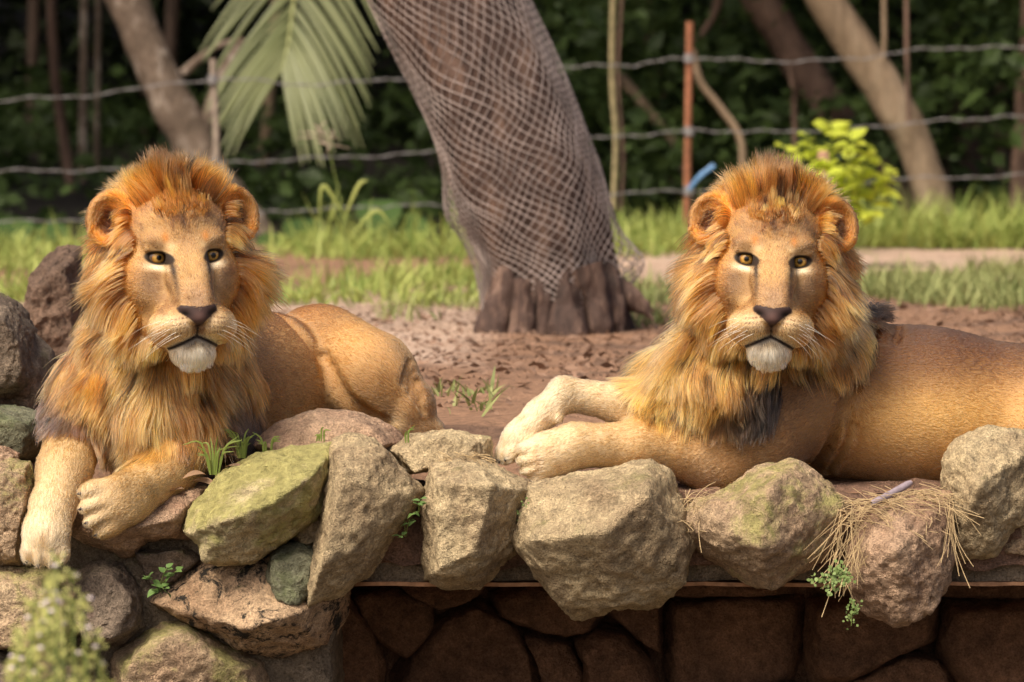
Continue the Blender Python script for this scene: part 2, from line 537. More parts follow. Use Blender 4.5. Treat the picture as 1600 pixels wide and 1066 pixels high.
# back wall of the hollow under the ledge
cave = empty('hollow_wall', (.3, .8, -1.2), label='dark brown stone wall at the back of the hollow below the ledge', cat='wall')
CV = [
    [(430, 935), (545, 925), (585, 985), (600, 1040), (590, 1110), (420, 1110)],
    [(552, 925), (620, 912), (676, 935), (678, 985), (635, 1022), (590, 995), (560, 960)],
    [(610, 1050), (640, 1000), (690, 955), (745, 935), (800, 965), (840, 1010), (852, 1066), (850, 1120), (610, 1120)],
    [(618, 905), (680, 902), (760, 905), (740, 932), (690, 948), (640, 925)],
    [(768, 925), (830, 908), (900, 918), (942, 950), (930, 985), (880, 992), (820, 978), (775, 958)],
    [(815, 985), (850, 980), (895, 1000), (912, 1040), (905, 1110), (855, 1110), (850, 1040)],
    [(898, 1000), (930, 978), (975, 985), (1015, 1025), (1035, 1090), (1020, 1120), (912, 1120), (915, 1040)],
    [(940, 945), (1000, 925), (1030, 940), (1034, 1020), (1010, 1005), (975, 975)],
    [(1042, 935), (1140, 926), (1250, 930), (1254, 1000), (1240, 1060), (1180, 1080), (1045, 1080), (1036, 1000)],
    [(1268, 940), (1360, 928), (1465, 940), (1460, 1000), (1400, 1022), (1330, 1060), (1270, 1066), (1262, 1000)],
    [(1475, 940), (1600, 930), (1680, 950), (1680, 1110), (1560, 1110), (1480, 1050), (1462, 1000)],
    [(1300, 1066), (1350, 1040), (1410, 1018), (1460, 1022), (1490, 1060), (1495, 1120), (1300, 1120)],
    [(1040, 1086), (1120, 1084), (1236, 1066), (1290, 1080), (1290, 1120), (1040, 1120)],
    [(955, 900), (1060, 898), (1240, 900), (1236, 924), (1050, 928), (960, 920)],
    [(1260, 900), (1420, 898), (1640, 900), (1640, 926), (1470, 932), (1270, 930)],
]
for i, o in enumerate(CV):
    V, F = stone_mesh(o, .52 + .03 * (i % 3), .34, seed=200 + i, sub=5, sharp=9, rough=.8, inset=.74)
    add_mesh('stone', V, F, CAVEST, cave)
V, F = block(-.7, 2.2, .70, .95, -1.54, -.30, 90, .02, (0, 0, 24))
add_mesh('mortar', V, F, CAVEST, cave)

BROWNST = stone_material('stone_brown', (.22, .14, .095), (.12, .078, .055), .2, (.12, .12, .04), .4, seed=41)
# boulders behind the lion on the left
def boulder(out, Y0, T, mat, label, **kw):
    V, F = stone_mesh(out, Y0, T, **kw)
    return add_mesh('boulder', V, F, mat, label=label, cat='boulder')
boulder([(-60, 470), (0, 464), (22, 478), (44, 520), (52, 590), (44, 625), (-60, 632)], .50, .5, DARKST, 'grey lichen-patched boulder beside the mane of the lion with hanging forepaws', seed=40, sharp=14)
boulder([(40, 520), (78, 560), (86, 620), (76, 690), (20, 706), (-10, 690), (-10, 625), (44, 622)], .62, .5, DARKST, 'dark damp boulder wedged low behind the lichen-patched one', seed=41, sub=5)
boulder([(40, 600), (44, 480), (52, 430), (92, 390), (122, 392), (140, 600)], 2.3, .5, BROWNST, 'reddish brown boulder standing upright in the grass behind the mane', seed=42, rough=1.4)
boulder([(-60, 640), (0, 636), (60, 650), (76, 690), (50, 716), (-60, 720)], .22, .4, GREENST, 'low mossy green boulder under the dark damp one', seed=43, sub=5)
# ================================================================== lions
class Field:
    """signed distance field on a rectilinear grid, grown shape by shape"""
    def __init__(s, xs, ys, zs):
        s.xs, s.ys, s.zs = [np.asarray(a, np.float32) for a in (xs, ys, zs)]
        s.F = np.full((len(xs), len(ys), len(zs)), 1.0, np.float32)
    def _sl(s, lo, hi):
        r = []
        for a, l, h in zip((s.xs, s.ys, s.zs), lo, hi):
            i, j = np.searchsorted(a, l), np.searchsorted(a, h)
            r.append(slice(max(i - 1, 0), min(j + 1, len(a))))
        return tuple(r)
    def grid(s, sl):
        return s.xs[sl[0]][:, None, None], s.ys[sl[1]][None, :, None], s.zs[sl[2]][None, None, :]
    def apply(s, d_fn, lo, hi, k, sub=False):
        m = k + 0.035
        sl = s._sl(np.array(lo) - m, np.array(hi) + m)
        d = d_fn(*s.grid(sl)).astype(np.float32)
        f = s.F[sl]
        if sub:
            d = -d
            if k > 0:
                h = np.maximum(k - np.abs(f - d), 0) / k
                s.F[sl] = np.maximum(f, d) + h * h * k * 0.25
            else:
                s.F[sl] = np.maximum(f, d)
        else:
            if k > 0:
                h = np.maximum(k - np.abs(f - d), 0) / k
                s.F[sl] = np.minimum(f, d) - h * h * k * 0.25
            else:
                s.F[sl] = np.minimum(f, d)
    def ell(s, c, r, R=None, k=0.03, sub=False):
        c, r = np.asarray(c, float), np.asarray(r, float)
        R = np.eye(3) if R is None else np.asarray(R)
        ext = np.sqrt(((R * r[None, :]) ** 2).sum(1))
        def fn(X, Y, Z):
            dx, dy, dz = X - c[0], Y - c[1], Z - c[2]
            q = [(R[0, i] * dx + R[1, i] * dy + R[2, i] * dz) for i in range(3)]
            k0 = np.sqrt((q[0] / r[0]) ** 2 + (q[1] / r[1]) ** 2 + (q[2] / r[2]) ** 2)
            k1 = np.sqrt((q[0] / r[0] ** 2) ** 2 + (q[1] / r[1] ** 2) ** 2 + (q[2] / r[2] ** 2) ** 2)
            return k0 * (k0 - 1) / np.maximum(k1, 1e-6)
        s.apply(fn, c - ext, c + ext, k, sub)
    def cone(s, a, b, ra, rb, k=0.03, sub=False):
        a, b = np.asarray(a, float), np.asarray(b, float)
        ab = b - a
        L2 = max((ab ** 2).sum(), 1e-9)
        def fn(X, Y, Z):
            dx, dy, dz = X - a[0], Y - a[1], Z - a[2]
            t = np.clip((dx * ab[0] + dy * ab[1] + dz * ab[2]) / L2, 0, 1)
            return np.sqrt((dx - t * ab[0]) ** 2 + (dy - t * ab[1]) ** 2 + (dz - t * ab[2]) ** 2) - (ra + (rb - ra) * t)
        R = max(ra, rb)
        s.apply(fn, np.minimum(a, b) - R, np.maximum(a, b) + R, k, sub)
    def sample(s, P):
        idx, w = [], []
        for d, a in enumerate((s.xs, s.ys, s.zs)):
            i = np.clip(np.searchsorted(a, P[:, d]) - 1, 0, len(a) - 2)
            idx.append(i)
            w.append(np.clip((P[:, d] - a[i]) / (a[i + 1] - a[i]), 0, 1))
        r = 0
        for dx in (0, 1):
            for dy in (0, 1):
                for dz in (0, 1):
                    ww = (w[0] if dx else 1 - w[0]) * (w[1] if dy else 1 - w[1]) * (w[2] if dz else 1 - w[2])
                    r = r + ww * s.F[idx[0] + dx, idx[1] + dy, idx[2] + dz]
        return r
    def grad(s, P, e=0.006):
        g = np.stack([s.sample(P + np.eye(3)[i] * e) - s.sample(P - np.eye(3)[i] * e) for i in range(3)], 1)
        return nrm(g)
    def mesh(s):
        F, ax = s.F, (s.xs, s.ys, s.zs)
        S = F < 0
        c = np.zeros(tuple(n - 1 for n in F.shape), np.uint8)
        offs = [(i, j, k) for i in (0, 1) for j in (0, 1) for k in (0, 1)]
        N = F.shape
        for o in offs:
            c += S[o[0]:N[0] - 1 + o[0], o[1]:N[1] - 1 + o[1], o[2]:N[2] - 1 + o[2]]
        act = (c > 0) & (c < 8)
        I = np.argwhere(act)
        vid = np.full(act.shape, -1, np.int32)
        vid[act] = np.arange(len(I))
        V = np.zeros((len(I), 3))
        cnt = np.zeros(len(I))
        def co(J):
            return np.stack([ax[d][J[:, d]] for d in range(3)], 1).astype(np.float64)
        for a in offs:
            for d in range(3):
                if a[d] == 0:
                    b = list(a); b[d] = 1
                    A, B = I + np.array(a), I + np.array(b)
                    fa, fb = F[A[:, 0], A[:, 1], A[:, 2]], F[B[:, 0], B[:, 1], B[:, 2]]
                    m = (fa < 0) != (fb < 0)
                    t = (fa[m] / (fa[m] - fb[m]))[:, None]
                    V[m] += co(A[m]) * (1 - t) + co(B[m]) * t
                    cnt[m] += 1
        V /= cnt[:, None]
        Q = []
        for d in range(3):
            s0 = [slice(None)] * 3; s1 = [slice(None)] * 3
            s0[d] = slice(0, -1); s1[d] = slice(1, None)
            E = np.argwhere(S[tuple(s0)] != S[tuple(s1)])
            u, v = (d + 1) % 3, (d + 2) % 3
            E = E[(E[:, u] > 0) & (E[:, v] > 0) & (E[:, u] < N[u] - 1) & (E[:, v] < N[v] - 1)]
            ins = S[E[:, 0], E[:, 1], E[:, 2]]
            eu, ev = np.eye(3, dtype=int)[u], np.eye(3, dtype=int)[v]
            cells = [E - eu - ev, E - ev, E, E - eu]
            q = np.stack([vid[x[:, 0], x[:, 1], x[:, 2]] for x in cells], 1)
            q[~ins] = q[~ins][:, ::-1]
            Q.append(q)
        Q = np.vstack(Q)
        # two rounds of gentle smoothing
        e = np.vstack([Q[:, [0, 1]], Q[:, [1, 2]], Q[:, [2, 3]], Q[:, [3, 0]]])
        deg = np.bincount(e[:, 0], minlength=len(V)) + np.bincount(e[:, 1], minlength=len(V))
        for _ in range(2):
            A = np.stack([np.bincount(e[:, 0], V[e[:, 1], i], len(V)) + np.bincount(e[:, 1], V[e[:, 0], i], len(V)) for i in range(3)], 1)
            V = V * 0.5 + 0.5 * A / np.maximum(deg, 1)[:, None]
        return V, Q

def axis(lo, hi, coarse, fine, flo, fhi):
    a = list(np.arange(lo, flo, coarse)) if flo > lo else []
    b = list(np.arange(max(flo, lo), min(fhi, hi), fine))
    c = list(np.arange(b[-1] + fine, hi, coarse))
    return np.array(a + b + c)

def rot(ax, d):
    return np.array(Matrix.Rotation(math.radians(d), 3, ax))

# ---------------------------------------------------------------- head, in its own frame: x right, y back, z up, eyes at z = 0
EYE = np.array([0.0645, 0.0, 0.0])
def head_shape(fd, M, T, sc):
    def P(p): return T + sc * (M @ np.asarray(p, float))
    def E(c, r, k, R=None, sub=False):
        fd.ell(P(c), np.array(r) * sc, M if R is None else M @ R, k * sc, sub)
    def C(a, b, ra, rb, k, sub=False):
        fd.cone(P(a), P(b), ra * sc, rb * sc, k * sc, sub)
    E((0, .135, .03), (.132, .14, .132), .03)
    E((0, .062, .062), (.104, .078, .082), .04)
    for s in (-1, 1):
        E((s * .080, .07, -.055), (.064, .088, .084), .04)
        E((s * .052, .03, -.085), (.05, .07, .06), .03)
    for s in (-1, 1):
        C((s * .020, .012, .035), (s * .019, -.055, -.045), .034, .033, .022)
        C((s * .019, -.055, -.045), (s * .017, -.112, -.100), .033, .027, .018)
    for s in (-1, 1):
        E((s * .056, .006, .036), (.040, .03, .021), .022, rot('Y', -s * 12))
        E((s * .066, .012, -.036), (.036, .032, .022), .022)
    E((0, -.045, -.135), (.074, .075, .055), .03)
    C((0, -.07, -.205), (-.066, .07, -.15), .036, .055, .03)
    C((0, -.07, -.205), (.066, .07, -.15), .036, .055, .03)
    for s in (-1, 1):
        E((s * .040, -.094, -.152), (.048, .052, .041), .010)
        E((s * .066, -.060, -.162), (.038, .052, .042), .02)
    E((0, -.084, -.211), (.043, .040, .027), .010)
    E((0, -.055, -.215), (.052, .05, .034), .015)
    # nose leather and nostrils, cleft and mouth
    E((0, -.134, -.116), (.044, .020, .016), .012)
    E((0, -.142, -.133), (.027, .018, .020), .010)
    for s in (-1, 1):
        C((s * .020, -.163, -.134), (s * .033, -.156, -.122), .0055, .006, .006, True)
        C((s * .033, -.156, -.122), (s * .044, -.142, -.119), .0055, .004, .006, True)
        pts = [(0, -.144, -.181), (s * .016, -.143, -.188), (s * .038, -.132, -.199), (s * .060, -.106, -.211), (s * .078, -.070, -.218)]
        for a, b in zip(pts, pts[1:]):
            C(a, b, .0055, .0055, .008, True)
    C((0, -.158, -.150), (0, -.142, -.182), .0035, .0035, .005, True)
    # ears: cupped round discs
    for s in (-1, 1):
        f = nrm(np.array([s * .38, -.88, .16]))
        side = nrm(np.cross(np.array([0, 0, 1.0]), f))
        up = np.cross(f, side)
        R = np.stack([side, f, up], 1)
        e = np.array([s * .150, .105, .091])
        C((s * .085, .12, .07), e + np.array([-s * .012, .01, -.012]), .045, .036, .03)
        E(e, (.060, .028, .068), .018, R)
        E(e + f * .024, (.047, .029, .054), .010, R, True)
        E(e + f * .012 - up * .012, (.032, .026, .036), .010, R, True)
    # eye openings
    eyes = []
    for s in (-1, 1):
        ys = np.linspace(-.09, .05, 300)
        line = np.stack([P((s * EYE[0], y, 0)) for y in ys])
        d = fd.sample(line)
        y0 = ys[np.argmax(d < 0)]
        yc = y0 + .021 - .0005
        E((s * EYE[0], y0 - .004, -.001), (.0268, .018, .0158), .007, rot('Y', -s * 8), True)
        E((s * (EYE[0] - .001), y0 + .0045, .0198), (.029, .0115, .0085), .010, rot('Y', -s * 5))
        E((s * (EYE[0] + .002), y0 + .006, -.0192), (.028, .010, .0070), .008, rot('Y', -s * 9))
        E((s * (EYE[0] - .022), y0 - .006, -.007), (.009, .010, .004), .006, rot('Y', -s * 40), True)
        eyes.append(np.array([s * EYE[0], yc, 0]))
    return eyes, P

def L3(*c): return np.array(c, float)

def blend(c, col, w):
    return c * (1 - w[:, None]) + np.asarray(col)[None, :] * w[:, None]

def head_paint(q, eyes, seed):
    """coat colour and fur length on the head, from head-frame coordinates q"""
    x, y, z = q[:, 0], q[:, 1], q[:, 2]
    ax = np.abs(x)
    n1 = fbm(q * 28, 3, seed)
    n2 = fbm(q * 75, 2, seed + 5)
    c = np.tile(L3(.41, .255, .115), (len(q), 1))
    c = blend(c, L3(.31, .185, .095), sstep(-.1, .5, n1) * .75)
    c = blend(c, L3(.58, .40, .20), sstep(.1, .5, n2) * .5)
    g = lambda cx, cz, rx, rz, p=2: np.exp(-(((ax - cx) / rx) ** 2 + ((z - cz) / rz) ** 2))
    front = 1 - sstep(.05, .10, y)
    # bridge: greyer and duller towards the nose
    c = blend(c, L3(.31, .205, .13), front * np.exp(-(x / .034) ** 2) * sstep(-.03, -.09, z) * .75)
    c = blend(c, L3(.56, .37, .18), front * np.exp(-(x / .03) ** 2) * sstep(-.10, 0, z) * sstep(.06, .0, z) * .5)
    # cheek below the eye greyish, outer face orange
    c = blend(c, L3(.22, .14, .085), front * g(.088, -.055, .028, .040) * .75)
    c = blend(c, L3(.29, .18, .10), front * g(.060, .034, .034, .012) * .6)
    c = blend(c, L3(.30, .175, .085), front * g(.0, .085, .06, .03) * .6)
    c = blend(c, L3(.50, .27, .09), sstep(.09, .135, ax) * .55)
    # forehead mottling and dark centre streak
    spots = sstep(.15, .5, n2) * sstep(.03, .07, z) * front
    c = blend(c, L3(.20, .10, .045), spots * .75)
    c = blend(c, L3(.11, .06, .035), np.exp(-((x + .004 * np.sin(z * 90)) / .008) ** 2) * sstep(.045, .08, z) * front * .85)
    c = blend(c, L3(.15, .08, .042), np.exp(-((ax - .024 - .1 * (z - .08)) / .006) ** 2) * sstep(.06, .10, z) * front * .5)
    c = blend(c, L3(.48, .20, .045), g(.047, .045, .008, .013) * front * .85)
    # light patches over and under the eye
    c = blend(c, L3(.70, .50, .27), g(.040, .028, .014, .010) * front * .6)
    for s in (-1, 1):
        e = eyes[0] if s < 0 else eyes[1]
        dx, dz = s * (x - e[0]), z - e[2]
        # rotate so that the outer corner sits higher
        u = dx * math.cos(.15) + dz * math.sin(.15)
        v = -dx * math.sin(.15) + dz * math.cos(.15)
        near = (s * x > 0) & (y < .06)
        c = blend(c, L3(.80, .66, .46), np.exp(-(((u - .002) / .024) ** 2 + ((v + .0230) / .0075) ** 2)) * near * .92)
        q2 = np.sqrt((u / .0266) ** 2 + ((v + .000) / .0143) ** 2)
        c = blend(c, L3(.014, .010, .008), (1 - sstep(1.02, 1.28, q2)) * near * .97)
        # tear line from the inner corner along the bridge
        tx = .043 - .05 * np.clip(-.004 - z, 0, .1)
        tear = np.exp(-((ax - tx) / .0062) ** 2) * sstep(-.072, -.03, z) * sstep(.004, -.006, z)
        c = blend(c, L3(.03, .018, .012), tear * near * .9)
        tear2 = np.exp(-((ax - .040) / .005) ** 2) * sstep(-.11, -.06, z) * sstep(-.04, -.06, z)
        c = blend(c, L3(.12, .075, .045), tear2 * near * .75)
    # muzzle: cream with whisker rows, white lip edge and chin
    muz = (1 - sstep(-.145, -.118, z)) * sstep(.010, .022, ax) * (1 - sstep(-.055, -.02, y))
    c = blend(c, L3(.70, .52, .31), muz * .9)
    low = (1 - sstep(.004, .020, z - np.interp(ax, [0, .016, .038, .060, .078], [-.181, -.188, -.199, -.211, -.218]))) * (1 - sstep(-.06, -.02, y))
    c = blend(c, L3(.80, .70, .54), low * .9)
    c = blend(c, L3(.55, .27, .07), g(.080, -.185, .016, .02) * front * .7)
    for r, (zr, bend) in enumerate(((-.134, .25), (-.146, .22), (-.158, .2), (-.169, .15))):
        zz = zr - bend * (ax - .02) * .5
        dots = np.exp(-((z - zz) / .0021) ** 2) * (np.cos((ax - .02) * 2 * np.pi / .0085 + r) > -.2) * sstep(.018, .025, ax) * (1 - sstep(.062, .072, ax))
        c = blend(c, L3(.14, .065, .03), dots * (y < -.05) * .8)
    lipz = np.interp(ax, [0, .016, .038, .060, .078], [-.181, -.188, -.199, -.211, -.218])
    chin = (y < -.03) * (1 - sstep(-.010, -.004, z - lipz)) * (1 - sstep(.05, .062, ax))
    c = blend(c, L3(.80, .70, .54), chin * .95)
    
    lip = np.exp(-((z - lipz) / .0052) ** 2) * (y < -.045) * (1 - sstep(.070, .082, ax))
    c = blend(c, L3(.020, .013, .011), np.clip(lip * 1.3, 0, 1))
    sub = np.exp(-((z - lipz + .010) / .008) ** 2) * (y < -.05) * (1 - sstep(.02, .045, ax))
    c = blend(c, L3(.06, .045, .04), sub * .7)
    phil = np.exp(-(x / .0032) ** 2) * sstep(-.188, -.180, z) * sstep(-.140, -.150, z) * (y < -.08)
    c = blend(c, L3(.03, .02, .018), phil * .9)
    # nose leather
    hw = np.interp(-z, [.098, .106, .114, .122, .132, .145, .158], [.022, .040, .047, .045, .030, .014, .003])
    lea = (1 - sstep(-.002, .002, ax - hw)) * (z < -.112 + .22 * ax - 1.6 * ax ** 2) * (z > -.158) * (y < -.085)
    c = blend(c, L3(.045, .026, .022), lea * 1.0)
    c = blend(c, L3(.15, .080, .066), lea * np.exp(-((x / .014) ** 2 + ((z + .137) / .016) ** 2)) * .7)
    c = blend(c, L3(.008, .006, .005), lea * np.exp(-(((ax - .031) / .011) ** 2 + ((z + .125 - .25 * (ax - .03)) / .005) ** 2)))
    # ears
    ear = sstep(.112, .128, np.sqrt((ax - .02) ** 2 * .92 + (z - .0) ** 2 * .6)) * (z > .03) * (ax > .095) * (y > .03)
    c = blend(c, L3(.60, .27, .055), ear * .9)
    de = np.sqrt(((ax - .155) / .033) ** 2 + ((z - .084) / .040) ** 2)
    c = blend(c, L3(.085, .035, .013), ear * (1 - sstep(.55, 1.1, de)) * .95)
    # fur length: nothing on leather, lips and eye rims
    fl = np.full(len(q), .009)
    fl = np.where(front > .5, .0105 + .006 * sstep(.05, .11, z), fl)
    fl += .024 * chin
    fl += .010 * ear
    for s in (-1, 1):
        e = eyes[0] if s < 0 else eyes[1]
        fl *= sstep(.026, .034, np.sqrt((x - e[0]) ** 2 + (z * 1.45) ** 2)) * .75 + .25 * (np.abs(x - e[0]) > .033)
    fl *= (1 - lea) * (1 - np.clip(lip, 0, 1) * .8)
    return c, np.maximum(fl, 0)

# ---------------------------------------------------------------- fur
def fur_material(name, rough=0.38):
    m = bpy.data.materials.new(name)
    m.use_nodes = True
    n = m.node_tree
    n.nodes.clear()
    at = nd(n, 'ShaderNodeAttribute', attribute_name='col')
    hi = n.nodes.new('ShaderNodeHairInfo')
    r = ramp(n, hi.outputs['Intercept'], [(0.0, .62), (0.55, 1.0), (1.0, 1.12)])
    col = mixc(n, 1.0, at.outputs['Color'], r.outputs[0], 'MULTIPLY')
    gm = nd(n, 'ShaderNodeGamma', Gamma=1.62)
    n.links.new(col, gm.inputs[0])
    col = gm.outputs[0]
    d = nd(n, 'ShaderNodeBsdfHairPrincipled')
    d.model = 'CHIANG'
    d.parametrization = 'COLOR'
    n.links.new(col, d.inputs['Color'])
    d.inputs['Roughness'].default_value = rough
    d.inputs['Radial Roughness'].default_value = 0.6
    d.inputs['Coat'].default_value = 0.0
    d.inputs['Random Roughness'].default_value = 0.2
    o = n.nodes.new('ShaderNodeOutputMaterial')
    n.links.new(d.outputs[0], o.inputs[0])
    return m

def add_hair(name, P, rad, col, mat, parent):
    """P: (N,K,3) strand points, rad: (N,K) radii, col: (N,3)"""
    N, K = P.shape[:2]
    cu = bpy.data.hair_curves.new(name)
    cu.add_curves([K] * N)
    cu.attributes['position'].data.foreach_set('vector', (P - np.array(parent.location)).astype(np.float32).ravel())
    ra = cu.attributes.get('radius') or cu.attributes.new('radius', 'FLOAT', 'POINT')
    ra.data.foreach_set('value', rad.astype(np.float32).ravel())
    ca = cu.attributes.new('col', 'FLOAT_COLOR', 'CURVE')
    c4 = np.ones((N, 4), np.float32)
    c4[:, :3] = np.clip(col, 0, 1)
    ca.data.foreach_set('color', c4.ravel())
    cu.materials.append(mat)
    o = bpy.data.objects.new(name, cu)
    return put(o, parent)

SKIN, _n, _b = mat_new('lion_skin')
_a = nd(_n, 'ShaderNodeAttribute', attribute_name='col')
_n.links.new(_a.outputs['Color'], _b.inputs['Base Color'])
_b.inputs['Roughness'].default_value = .6
_b.inputs['Specular IOR Level'].default_value = .15
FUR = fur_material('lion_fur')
EYEM, _n, _b = mat_new('lion_eye')
_a = nd(_n, 'ShaderNodeAttribute', attribute_name='col')
_n.links.new(_a.outputs['Color'], _b.inputs['Base Color'])
_b.inputs['Roughness'].default_value = .08
_b.inputs['Specular IOR Level'].default_value = .6
CLAW = simple_mat('lion_claw', (.045, .03, .025), .35, .3, 200, .5)
WHISK = simple_mat('whisker_white', (.85, .8, .7), .4, .05, 50)

def eyeball(c, r, gaze, up, side):
    """sphere whose amber iris and black pupil sit round the gaze direction"""
    bm = bmesh.new()
    bmesh.ops.create_uvsphere(bm, u_segments=48, v_segments=32, radius=1.0)
    V = np.array([v.co[:] for v in bm.verts])
    bm.faces.ensure_lookup_table()
    tri = bmesh.ops.triangulate(bm, faces=bm.faces[:])
    Fc = np.array([[v.index for v in f.verts] for f in bm.faces])
    bm.free()
    M = np.stack([side, up, gaze], 1)
    D = V @ M.T
    ca = np.degrees(np.arccos(np.clip(V[:, 2], -1, 1)))
    col = np.tile(L3(.10, .06, .035), (len(V), 1))
    iris = 1 - sstep(46, 49, ca)
    ang = np.arctan2(V[:, 1], V[:, 0])
    am = blend(np.tile(L3(.50, .27, .055), (len(V), 1)), L3(.30, .13, .02), sstep(30, 46, ca))
    am = am * (1 + .18 * np.sin(ang * 17 + 3 * np.sin(ang * 5)))[:, None]
    col = col * (1 - iris[:, None]) + am * iris[:, None]
    col = blend(col, L3(.004, .004, .004), 1 - sstep(16, 19, ca))
    return c + r * D, Fc, col

def build_lion(sp):
    T, M, sc = sp['head'], sp['M'], sp['hs']
    b = sp['box']
    hx, hy, hz = T
    xs = axis(b[0][0], b[0][1], .0085, .0033, hx - .235, hx + .235)
    ys = axis(b[1][0], b[1][1], .0085, .0033, hy - .19, hy + .14)
    zs = axis(b[2][0], b[2][1], .0075, .0033, hz - .275, hz + .20)
    fd = Field(xs, ys, zs)
    segs = sp['segs']
    for sg in segs:
        if 'r' in sg:
            fd.ell(sg['a'], sg['r'], sg.get('R'), sg.get('k', .05))
        else:
            fd.cone(sg['a'], sg['b'], sg['ra'], sg['rb'], sg.get('k', .04))
    claws = []
    for pw in sp['paws']:
        d, side = nrm(L3(*pw['dir'])), nrm(L3(*pw['side']))
        upv = nrm(np.cross(side, d))
        if upv[1] > 0.0 and not pw.get('flip'):
            upv = -upv
        side = np.cross(d, upv)
        c, s = np.asarray(pw['c']), pw.get('s', 1.0)
        R = np.stack([d, side, upv], 1)
        fd.ell(c, np.array([.062, .050, .036]) * s, R, .03)
        for i, (f, w) in enumerate(((.038, -1.42), (.050, -.48), (.050, .46), (.040, 1.38))):
            tc = c + s * (d * f + side * w * .0265 + upv * (-.004 - .003 * abs(w)))
            R2 = np.stack([nrm(d + side * w * .10), nrm(side - d * w * .10), upv], 1)
            fd.ell(tc, np.array([.034, .0185, .0255]) * s, R2, .008 * s)
            fd.cone(c + s * (d * .0 + side * w * .02 + upv * .012), tc + s * upv * .006, .016 * s, .014 * s, .012 * s)
            if pw.get('claws', True):
                cl0 = tc + s * (R2[:, 0] * .028 + upv * .004)
                claws.append(spline([cl0, cl0 + s * (R2[:, 0] * .006 + upv * .001), cl0 + s * (R2[:, 0] * .010 - upv * .005)], 5))
        for g0, g1 in ((-1.0, -1.0), (0, 0), (1.0, .95)):
            a0 = c + s * (d * .046 + side * g0 * .0265 + upv * .034)
            a1 = c + s * (d * .088 + side * g1 * .030 + upv * .004)
            fd.cone(a0, a1, .0025 * s, .005 * s, .012 * s, True)
    eyes, HP = head_shape(fd, M, T, sc)
    for gr in sp['grooves']:
        pts = spline(gr['p'], 14)
        cam0 = np.array([0, -CAM_D, CAM_Z])
        for i in range(len(pts)):                      # slide the crease onto the hide
            ln_ = pts[i] + nrm(pts[i] - cam0)[None, :] * np.linspace(-.35, .45, 161)[:, None]
            dd = fd.sample(ln_) < 0
            if dd.any():
                pts[i] = ln_[np.argmax(dd)]
        for a, bb in zip(pts, pts[1:]):
            fd.cone(a, bb, gr['r'], gr['r'], gr.get('k', .03), True)
    V, Q = fd.mesh()
    Nv = fd.grad(V)
    # ---- colours and flow per point
    SA = np.array([s_['a'] for s_ in segs])
    SB = np.array([s_.get('b', s_['a']) for s_ in segs])
    RA = np.array([s_.get('ra', min(s_['r']) if 'r' in s_ else 0) for s_ in segs])
    RB = np.array([s_.get('rb', min(s_['r']) if 'r' in s_ else 0) for s_ in segs])
    SCOL = np.array([s_['col'] for s_ in segs])
    SDIR = np.array([nrm(np.asarray(s_.get('flow', np.asarray(s_.get('b', s_['a'])) - s_['a'] + 1e-6), float)) for s_ in segs])
    SLEN = np.array([s_.get('fur', .013) for s_ in segs])
    def props(P):
        q = (P - T) @ M / sc
        W_, cols, flow, ln = 0, 0, 0, 0
        for i in range(len(segs)):
            ab = SB[i] - SA[i]
            t = np.clip(((P - SA[i]) @ ab) / max((ab ** 2).sum(), 1e-9), 0, 1)
            d = np.linalg.norm(P - SA[i] - t[:, None] * ab, axis=1) - (RA[i] + (RB[i] - RA[i]) * t)
            w = np.exp(-np.clip(d, -.2, 1) / .022) + 1e-9
            W_ = W_ + w
            cols = cols + w[:, None] * SCOL[i]
            flow = flow + w[:, None] * SDIR[i]
            ln = ln + w * SLEN[i]
        cols, flow, ln = cols / W_[:, None], flow / W_[:, None], ln / W_
        n1 = fbm(P * 14, 3, sp['seed'] + 20)
        n2 = fbm(P * L3(45, 45, 30), 3, sp['seed'] + 30)
        cols = cols * (1 + .27 * n1 + .18 * n2)[:, None]
        cols = blend(cols, L3(.30, .16, .07), sstep(.15, .5, n1 * .5 + n2 * .6) * .45)
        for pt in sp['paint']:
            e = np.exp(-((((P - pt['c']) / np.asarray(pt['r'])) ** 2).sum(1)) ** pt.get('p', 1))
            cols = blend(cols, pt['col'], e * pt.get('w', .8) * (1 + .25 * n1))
        hc, hl = head_paint(q, eyes, sp['seed'])
        hm = 1 - sstep(.9, 1.1, np.sqrt((q[:, 0] / .24) ** 2 + (np.maximum(q[:, 1], 0) / .20) ** 2 + ((q[:, 2] + .03) / .32) ** 2))
        cols = cols * (1 - hm[:, None]) + hc * hm[:, None]
        hfl = nrm(q - L3(0, -.19, -.09)) @ M.T
        chin = ((q[:, 2] < -.19) & (q[:, 1] < .0))
        hfl[chin] = np.array([0, -.15, -1.0]) @ M.T
        flow = flow * (1 - hm[:, None]) + hfl * hm[:, None]
        ln = ln * (1 - hm) + hl * hm
        return np.clip(cols, .004, .9), flow, ln, q, hm
    cols, flow, ln, q, hm = props(V)
    root = add_mesh('lion', V, Q, SKIN, col=cols ** np.where(ln > .003, 1.15, 1.0)[:, None], origin=sp['base'], label=sp['label'], cat='lion', group='lions resting on the stone wall')
    # ---- sample roots on the surface
    tri = np.vstack([Q[:, [0, 1, 2]], Q[:, [0, 2, 3]]])
    A = np.linalg.norm(np.cross(V[tri[:, 1]] - V[tri[:, 0]], V[tri[:, 2]] - V[tri[:, 0]]), axis=1)
    cen = V[tri].mean(1)
    facing = (Nv[tri[:, 0]] @ L3(0, -1, .25))
    rg = np.random.default_rng(sp['seed'])
